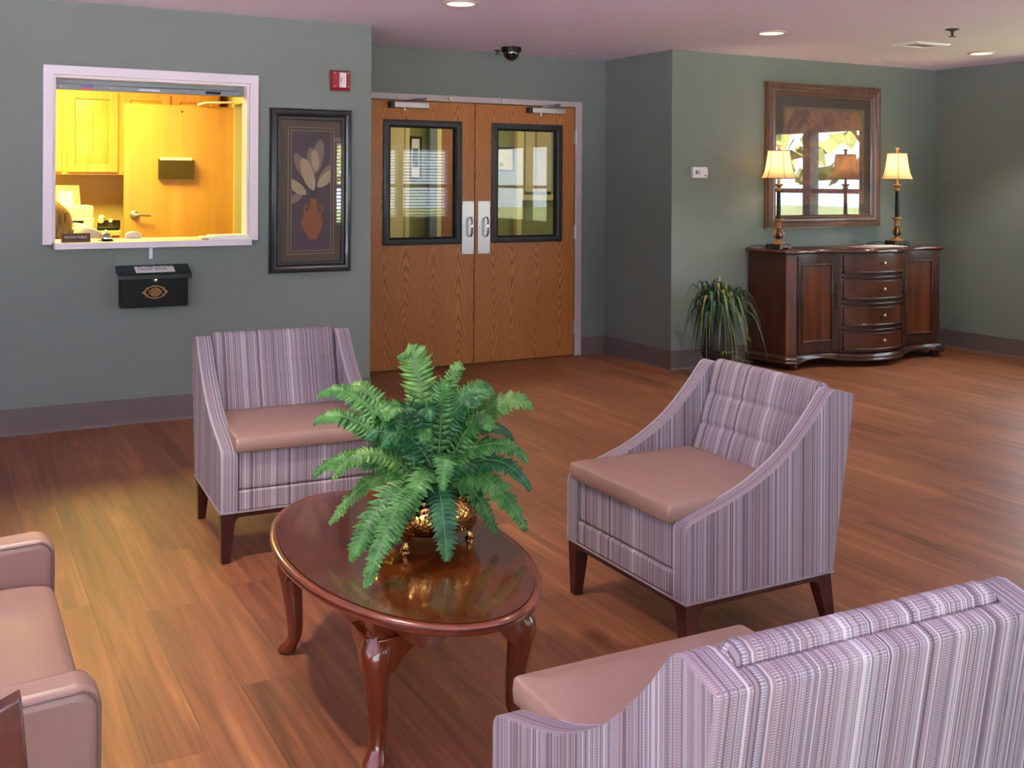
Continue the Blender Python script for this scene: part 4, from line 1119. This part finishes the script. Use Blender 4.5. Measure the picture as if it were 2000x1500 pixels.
for k in range(24):
    a = 2 * pi * k / 24 * 1.0 + RND.uniform(-0.15, 0.15); r = RND.uniform(0.13, 0.23); z = TZ + RND.uniform(0.20, 0.38)
    if cos(a - radians(241)) > 0.6:
        z += 0.08
    frond((FX + r * cos(a), FY + r * sin(a), z), RND.uniform(0.07, 0.14), RND.uniform(0.030, 0.042), (0, 2, 0, 2)[k % 4])

# ---------------------------------------------------------------- tan vinyl armchair
t = thing('vinyl_armchair', 'tan vinyl armchair with low padded arms cut by the frame edge', 'armchair', (0.258, 1.965, 0))
# local: front at x=0 facing +x, arms along -x, near arm at y=0, far arm at y=0.94
D_, Wd = 0.80, 0.95


def arm_profile():
    r = 0.045; o = [(-D_, 0.08), (-0.012, 0.08), (0.0, 0.10), (0.0, 0.55 - r)]
    o += [(-r + r * cos(k / 6 * pi / 2), 0.55 - r + r * sin(k / 6 * pi / 2)) for k in range(1, 7)]
    return o + [(-D_, 0.52)]


for nm, y0 in (('armrest', 0.0), ('armrest', Wd - 0.095)):
    mb = MB().prism(arm_profile(), 'y', y0, y0 + 0.095)
    mb.build(nm, M['vinyl2'], t, bevel=0.022, seg=4, smooth=60)
M['seam'] = plain('dark_seam', (110, 84, 80), 0.6)
for y0 in (0.003, 0.092, Wd - 0.092, Wd - 0.003):
    r = 0.045
    MB().tube([(-D_ + 0.03, y0 + (0.012 if y0 in (0.003, Wd - 0.092) else -0.012), 0.520)] + [(-0.30, y0, 0.530), (-r, y0, 0.541)] + [(-r + (r - 0.006) * cos(pi / 2 - k / 5 * pi / 2), y0, 0.55 - r + (r - 0.006) * sin(pi / 2 - k / 5 * pi / 2)) for k in range(1, 6)] + [(-0.006, y0, 0.12)], 0.0025, 6).build('seam', M['seam'], t)
MB().cushion(-D_ + 0.1, -0.004, 0.098, Wd - 0.098, 0.30, 0.452, 0.02, 0.03, 0.04).build('seat_cushion', M['vinyl2'], t, smooth=60)
MB().box(-D_ + 0.05, -0.012, 0.096, Wd - 0.096, 0.08, 0.30).build('seat_base', M['vinyl2'], t, bevel=0.01)
MB().prism([(-D_ + 0.14, 0.40), (-D_ - 0.06, 0.86), (-D_ - 0.18, 0.86), (-D_ - 0.02, 0.10), (-D_ + 0.14, 0.10)], 'y', 0.0, Wd).build('backrest', M['vinyl2'], t, bevel=0.03, seg=3)
for x in (-0.06, -D_ + 0.02):
    for y in (0.06, Wd - 0.06):
        MB().lathe([(0, 0), (0.018, 0), (0.024, 0.082), (0, 0.082)], 12, (x, y, 0)).build('leg', M['legwood'], t)

# dark wooden chair whose post shows at the very edge
t = thing('wooden_chair', 'dark mahogany chair post at the lower corner beside the tan armchair', 'chair', (0.118, 1.62, 0), 0)
M['darkpost'] = wood('dark_red_mahogany', (54, 18, 14), (96, 44, 30), 0.25, 0.6)
mb = MB()
for q in (-0.42, 0.0):
    nm = MB().loft([[(q - 0.05, -0.02, 0.0), (q + 0.014, -0.02, 0.0), (q + 0.014, 0.02, 0.0), (q - 0.05, 0.02, 0.0)][::1], [(q - 0.05, -0.02, 0.42), (q + 0.012, -0.02, 0.42), (q + 0.012, 0.02, 0.42), (q - 0.05, 0.02, 0.42)],
                    [(q - 0.048, -0.02 + 0.03, 0.690), (q - 0.012, -0.02 + 0.03, 0.704), (q - 0.012, 0.014 + 0.03, 0.704), (q - 0.048, 0.014 + 0.03, 0.690)]])
    nm.build('post', M['darkpost'], t, bevel=0.003)
for q in (-0.42, 0.0):
    MB().box(q - 0.045, q, -0.42, -0.38, 0, 0.42).build('leg', M['darkpost'], t, bevel=0.003)
MB().box(-0.47, 0.01, -0.44, 0.015, 0.42, 0.455).build('seat', M['darkpost'], t, bevel=0.006)
MB().box(-0.42, -0.045, -0.008, 0.014, 0.59, 0.66).build('back_rail', M['darkpost'], t, bevel=0.004)

# ---------------------------------------------------------------- sideboard
SX, SY = 6.525, 6.035
sb = thing('sideboard', 'dark walnut sideboard with a bowed drawer front and two doors against the sage wall', 'sideboard', (SX, SY, 0), radians(-2.0))
HWS, JX, CX_ = 0.825, 0.325, 0.758


def yf(x):
    a = abs(x)
    if a <= JX:
        return -0.115 * (1 - (a / JX) ** 2.4)
    if a <= CX_:
        q = (a - JX) / (CX_ - JX); return 0.045 * sin(pi * q) ** 0.9
    return (a - CX_) / (HWS - CX_) * 0.055


FXS = sorted({-HWS + 2 * HWS * i / 80 for i in range(81)} | {-JX, JX, -CX_, CX_})


def plan(off, back=0.405, side=0.075):
    pts = []
    for x in FXS:
        pts.append((x * (1 + off / HWS), yf(x) - off))
    return pts + [(HWS + side + off, back), (-HWS - side - off, back)]


MB().prism(plan(-0.004), 'z', 0.085, 0.887).build('carcass', M['walnut'], sb, smooth=30)
MB().loft([[(x, y, z) for x, y in plan(o)] for o, z in ((0.010, 0.885), (0.022, 0.890), (0.030, 0.898), (0.030, 0.906), (0.024, 0.914), (0.018, 0.918))]).build('worktop', M['walnuttop'], sb, smooth=40)
MB().loft([[(x, y, z + (0.022 * max(0, sin(min(1, max(0, (abs(x) - JX) / (CX_ - JX))) * pi)) if z < 0.08 and y < 0.3 else 0)) for x, y in plan(o)] for o, z in
           ((0.004, 0.045), (0.026, 0.047), (0.032, 0.058), (0.026, 0.070), (0.030, 0.082), (0.022, 0.100), (0.006, 0.112))]).build('plinth', M['walnutdark'], sb, smooth=40)
for x, y in ((-0.76, 0.05), (0.76, 0.05), (-0.82, 0.36), (0.82, 0.36)):
    MB().lathe([(0, 0), (0.026, 0), (0.040, 0.012), (0.044, 0.028), (0.036, 0.042), (0.03, 0.048), (0, 0.048)], 20, (x, y, 0)).build('foot', M['walnutdark'], sb)


def strip(mb, x0, x1, z0, z1, front, back=-0.006, n=18, mi=0):
    rings = []
    for k in range(n + 1):
        x = x0 + (x1 - x0) * k / n; y = yf(x)
        rings.append([(x, y - front, z0), (x, y - front, z1), (x, y - back, z1), (x, y - back, z0)])
    mb.loft(rings, mi=mi); return mb


# corner posts
for s_ in (-1, 1):
    a, b = sorted((s_ * (CX_ + 0.008), s_ * (HWS - 0.002)))
    strip(MB(), a, b, 0.115, 0.880, 0.006, n=4).build('corner_post', M['burl'], sb, bevel=0.002)
for s_ in (-1, 1):
    a, b = sorted((s_ * (JX + 0.006), s_ * (CX_ - 0.004)))
    fm = MB(); strip(fm, a, a + 0.062, 0.125, 0.872, 0.012, n=5); strip(fm, b - 0.062, b, 0.125, 0.872, 0.012, n=5)
    strip(fm, a + 0.062, b - 0.062, 0.125, 0.205, 0.012); strip(fm, a + 0.062, b - 0.062, 0.800, 0.872, 0.012)
    dr = fm.build('door', M['walnutdark'], sb, bevel=0.003)
    strip(MB(), a + 0.060, b - 0.060, 0.203, 0.802, 0.002).build('panel', M['burl'], dr)
    bd = MB(); strip(bd, a + 0.058, b - 0.058, 0.199, 0.213, 0.017); strip(bd, a + 0.058, b - 0.058, 0.792, 0.804, 0.017)
    strip(bd, a + 0.056, a + 0.068, 0.200, 0.804, 0.017, n=3); strip(bd, b - 0.068, b - 0.056, 0.200, 0.804, 0.017, n=3)
    bd.build('moulding', M['walnutdark'], dr, bevel=0.004)
    hx = (b - 0.030) if s_ < 0 else (a + 0.030); hy = yf(hx) - 0.013
    pl = MB()
    for k in range(11):
        z = 0.46 + 0.018 * k; r = (0.009, 0.006, 0.010, 0.007, 0.012, 0.013, 0.012, 0.007, 0.010, 0.006, 0.009)[k]
        pl.lathe([(0, -r), (r * 0.7, -r * 0.7), (r, 0), (r * 0.7, r * 0.7), (0, r)], 8, (hx + (0.004 if k % 2 else -0.003), hy, z))
    pl.build('escutcheon', M['bronze'], dr)
M['drawerwood'] = wood('drawer_walnut', (52, 23, 11), (100, 47, 20), 0.28, 0.3, 'x', 0.5, worn=(0.80, (30, 16, 10)))
for k, (z0, z1) in enumerate(((0.735, 0.872), (0.530, 0.668), (0.325, 0.462), (0.135, 0.262))):
    dw = strip(MB(), -JX + 0.018, JX - 0.018, z0, z1, 0.012, n=26).build('drawer', M['drawerwood'], sb, bevel=0.003)
    lp = MB(); strip(lp, -JX + 0.012, JX - 0.012, z0 - 0.010, z0 + 0.010, 0.028, n=26); strip(lp, -JX + 0.012, JX - 0.012, z0 - 0.048, z0 - 0.030, 0.020, n=26) if k < 3 else None
    lp.build('lip_moulding', M['walnutdark'], dw, bevel=0.006, seg=3)
    zc = (z0 + z1) / 2 + 0.004
    MB().tube([(0, -0.126, zc), (0, -0.138, zc), (0, -0.144, zc), (0, -0.152, zc), (0, -0.156, zc)], [0.007, 0.006, 0.013, 0.013, 0.006], 14).build('knob', M['knob'], dw)

# ---------------------------------------------------------------- buffet lamps
def shade_mat():
    g = G('cream_silk_shade')
    d = g.n('BsdfDiffuse', {'Color': lin((238, 206, 166))}).outputs[0]; tr = g.n('BsdfTranslucent', {'Color': lin((250, 214, 166))}).outputs[0]
    return g.out(g.n('MixShader', {0: 0.62, 1: d, 2: tr}).outputs[0])


M['shade'] = shade_mat()
M['bulb'] = emit('warm_bulb', (255, 214, 150), 40.0)


def buffet_lamp(x, y, label, rz):
    t = thing('buffet_lamp', label, 'lamp', (x, y, 0.918), rz, 'lamps on the sideboard')
    bs = MB(); bs.box(-0.068, 0.068, -0.068, 0.068, 0.010, 0.038)
    for sx in (-1, 1):
        for sy in (-1, 1):
            bs.box(sx * 0.052 - 0.018, sx * 0.052 + 0.018, sy * 0.052 - 0.018, sy * 0.052 + 0.018, 0, 0.040)
    bs.build('base', M['bronze'], t, bevel=0.004)
    MB().lathe([(0, 0.036), (0.052, 0.038), (0.054, 0.044), (0.044, 0.054), (0.026, 0.062), (0.018, 0.070), (0.018, 0.076), (0, 0.076)], 28, flute=lambda i, z: 0.06 * (i % 2)).build('pedestal', M['antique'], t)
    MB().lathe([(0.016, 0.076), (0.030, 0.088), (0.038, 0.104), (0.038, 0.116), (0.028, 0.136), (0.016, 0.150), (0.016, 0.156)], 24).build('urn', M['bronze'], t)
    lf = MB()
    for k in range(6):
        a = 2 * pi * k / 6; pts = []
        for r, z in ((0.032, 0.088), (0.0405, 0.104), (0.0405, 0.116), (0.031, 0.136), (0.019, 0.150)):
            pts.append((r * cos(a), r * sin(a), z))
        lf.tube(pts, [0.002, 0.006, 0.007, 0.005, 0.003], 6)
    lf.build('leaf_relief', M['antique'], t)
    MB().lathe([(0.016, 0.154), (0.024, 0.160), (0.026, 0.168), (0.018, 0.176), (0.020, 0.196), (0.026, 0.212), (0.040, 0.226), (0.040, 0.232), (0.020, 0.236), (0, 0.236)], 24).build('collar', M['antique'], t)
    MB().lathe([(0.017, 0.234), (0.0165, 0.30), (0.014, 0.452), (0.013, 0.456)], 18).build('column', M['black'], t)
    MB().lathe([(0.014, 0.452), (0.022, 0.460), (0.022, 0.474), (0.015, 0.482), (0.026, 0.492), (0.037, 0.500), (0.036, 0.506), (0.014, 0.508), (0, 0.508)], 24).build('candle_cup', M['antique'], t)
    MB().lathe([(0.011, 0.506), (0.011, 0.60), (0.015, 0.602), (0.015, 0.630), (0, 0.630)], 14).build('socket', M['antique'], t)
    MB().lathe([(0, 0.628), (0.012, 0.632), (0.026, 0.655), (0.028, 0.672), (0.018, 0.694), (0, 0.700)], 14).build('bulb', M['bulb'], t)
    prof_ = [(0.138, 0.550), (0.124, 0.570), (0.110, 0.605), (0.100, 0.650), (0.092, 0.700), (0.086, 0.745), (0.083, 0.765)]
    n6 = 6; sh = MB(); rings = []
    for r, z in prof_:
        ring = []
        for k in range(n6):
            a0, a1 = 2 * pi * k / n6, 2 * pi * (k + 1) / n6
            for q in range(4):
                f_ = q / 4; c0 = Vector((cos(a0), sin(a0))); c1 = Vector((cos(a1), sin(a1))); p = c0.lerp(c1, f_)
                p = p * (0.55 + 0.45 / p.length); ring.append((r * p.x, r * p.y, z))
        rings.append(ring)
    s_ = sh.loft(rings, cap0=False, cap1=False).build('shade', M['shade'], t, smooth=25)
    pp = MB()
    for k in range(n6):
        a = 2 * pi * k / n6
        pp.tube([(r * 1.005 * cos(a), r * 1.005 * sin(a), z) for r, z in prof_], 0.0022, 5)
    for r, z in (prof_[0], prof_[-1]):
        pp.tube([(v[0] * 1.004, v[1] * 1.004, z) for v in rings[0 if z < 0.6 else -1]] + [tuple(rings[0 if z < 0.6 else -1][0])], 0.003, 5)
    pp.build('trim', plain('brown_shade_trim', (92, 56, 40), 0.6), s_)
    sp = MB().tube([(-0.083, 0, 0.762), (0.083, 0, 0.762)], 0.002, 5).tube([(0, -0.083, 0.762), (0, 0.083, 0.762)], 0.002, 5).tube([(0, 0, 0.700), (0, 0, 0.768)], 0.003, 6)
    sp.build('spider', M['antique'], t)
    MB().lathe([(0.010, 0.766), (0.013, 0.772), (0.009, 0.784), (0.013, 0.800), (0.020, 0.806), (0.020, 0.812), (0, 0.813)], 16).build('finial', M['antique'], t)
    MB().tube([(-0.05, 0.06, 0.012), (-0.10, 0.10, 0.028), (-0.15, 0.12, 0.022), (-0.17, 0.17, 0.004)], 0.003, 6).build('cord', M['black'], t)
    light('lamp_light', 'POINT', (x, y, 0.918 + 0.665), 30, (1.0, 0.68, 0.40), shadow_soft_size=0.03)


buffet_lamp(5.752, 6.25, 'lit buffet lamp at the potted plant end of the sideboard', radians(8))
buffet_lamp(7.003, 6.20, 'lit buffet lamp at the end wall side of the sideboard', radians(-14))
for k, (x, y, rz, z) in enumerate([(6.60, 6.13, 0.15, 0.0), (6.76, 6.11, -0.1, 0.004)]):
    mb = MB().box(-0.14, 0.14, -0.105, 0.105, 0, 0.004)
    o = mb.build('magazine', [M['paper'], ][0] if k else plain('magazine_cover', (196, 164, 160), 0.4, vary=0.4, scale=14), None, (x, y, 0.9185 + z), (0, 0, rz), smooth=0)
    tag(o, ['pinkish magazine lying flat mid sideboard, partly under a white one', 'white magazine on the sideboard beside the lamp near the end wall'][k], 'magazine', 'magazines on the sideboard')

# ---------------------------------------------------------------- spider plant in the urn
pt_ = thing('potted_spider_plant', 'trailing dark green spider plant in a dark urn beside the sideboard', 'potted plant', (5.10, 6.18, 0))
MB().lathe([(0, 0), (0.095, 0), (0.10, 0.012), (0.085, 0.028), (0.060, 0.045), (0.052, 0.075), (0.062, 0.095), (0.10, 0.120), (0.125, 0.16), (0.132, 0.185), (0.126, 0.195), (0.130, 0.21), (0.118, 0.30), (0.112, 0.40), (0.125, 0.44), (0.128, 0.455), (0.110, 0.455), (0.10, 0.42), (0, 0.42)], 36).build('urn', M['urn'], pt_)
mb = MB()


def blade(mb, p0, az, ln, rise, drop, w, mi):
    ca, sa = cos(az), sin(az); pts = []
    m = 9
    for k in range(m):
        q = k / (m - 1); r = ln * (q - 0.25 * q * q) ; z = rise * sin(min(1, q * 1.5) * pi / 2) - drop * q ** 2.2
        pts.append(Vector((p0[0] + ca * r, p0[1] + sa * r, p0[2] + z)))
    sd = Vector((-sa, ca, 0)); vs_ = []; fs_ = []
    for k, p in enumerate(pts):
        ww = w * (0.6 + 0.4 * sin(pi * min(1, k / (m - 1) * 1.3))) * (1 - (k / (m - 1)) ** 3) + 0.0008
        vs_ += [p - sd * ww, p + Vector((0, 0, -ww * 0.5)), p + sd * ww]
        if k:
            b = 3 * k
            fs_ += [(b - 3, b - 2, b + 1, b), (b - 2, b - 1, b + 2, b + 1)]
    mb.add(vs_, fs_, mi)


for k in range(280):
    az = RND.uniform(0, 2 * pi); yl = 0.24 if sin(az) > 0.4 else (0.28 if cos(az) < -0.4 else 0.34)
    q = RND.uniform(0.25, 1.25)
    blade(mb, (RND.uniform(-0.07, 0.07), RND.uniform(-0.07, 0.07), 0.44), az, q * yl, RND.uniform(0.12, 0.34), RND.uniform(0.02, 0.28) + 0.18 * q, RND.uniform(0.009, 0.016), RND.choice([0, 0, 1, 1, 1, 2, 3]))
mb.build('foliage', [M['bladeA'], M['bladeB'], M['bladeC'], M['bladeD']], pt_, smooth=60)
for az, r, z in ((-2.0, 0.21, 0.20), (-1.35, 0.16, 0.15), (-0.5, 0.20, 0.10), (-2.6, 0.24, 0.06), (-0.9, 0.21, 0.28)):
    rn = MB(); c = (r * cos(az), r * sin(az), z)
    rn.tube([(0.05 * cos(az), 0.05 * sin(az), 0.45), (r * 0.75 * cos(az), r * 0.75 * sin(az), 0.50), (r * 1.02 * cos(az), r * 1.02 * sin(az), 0.38), c], 0.002, 5)
    for q in range(9):
        blade(rn, c, q * 0.7, 0.055, 0.02, 0.035, 0.005, 1)
    rn.build('plantlet', [M['bladeC'], M['bladeD']], pt_)
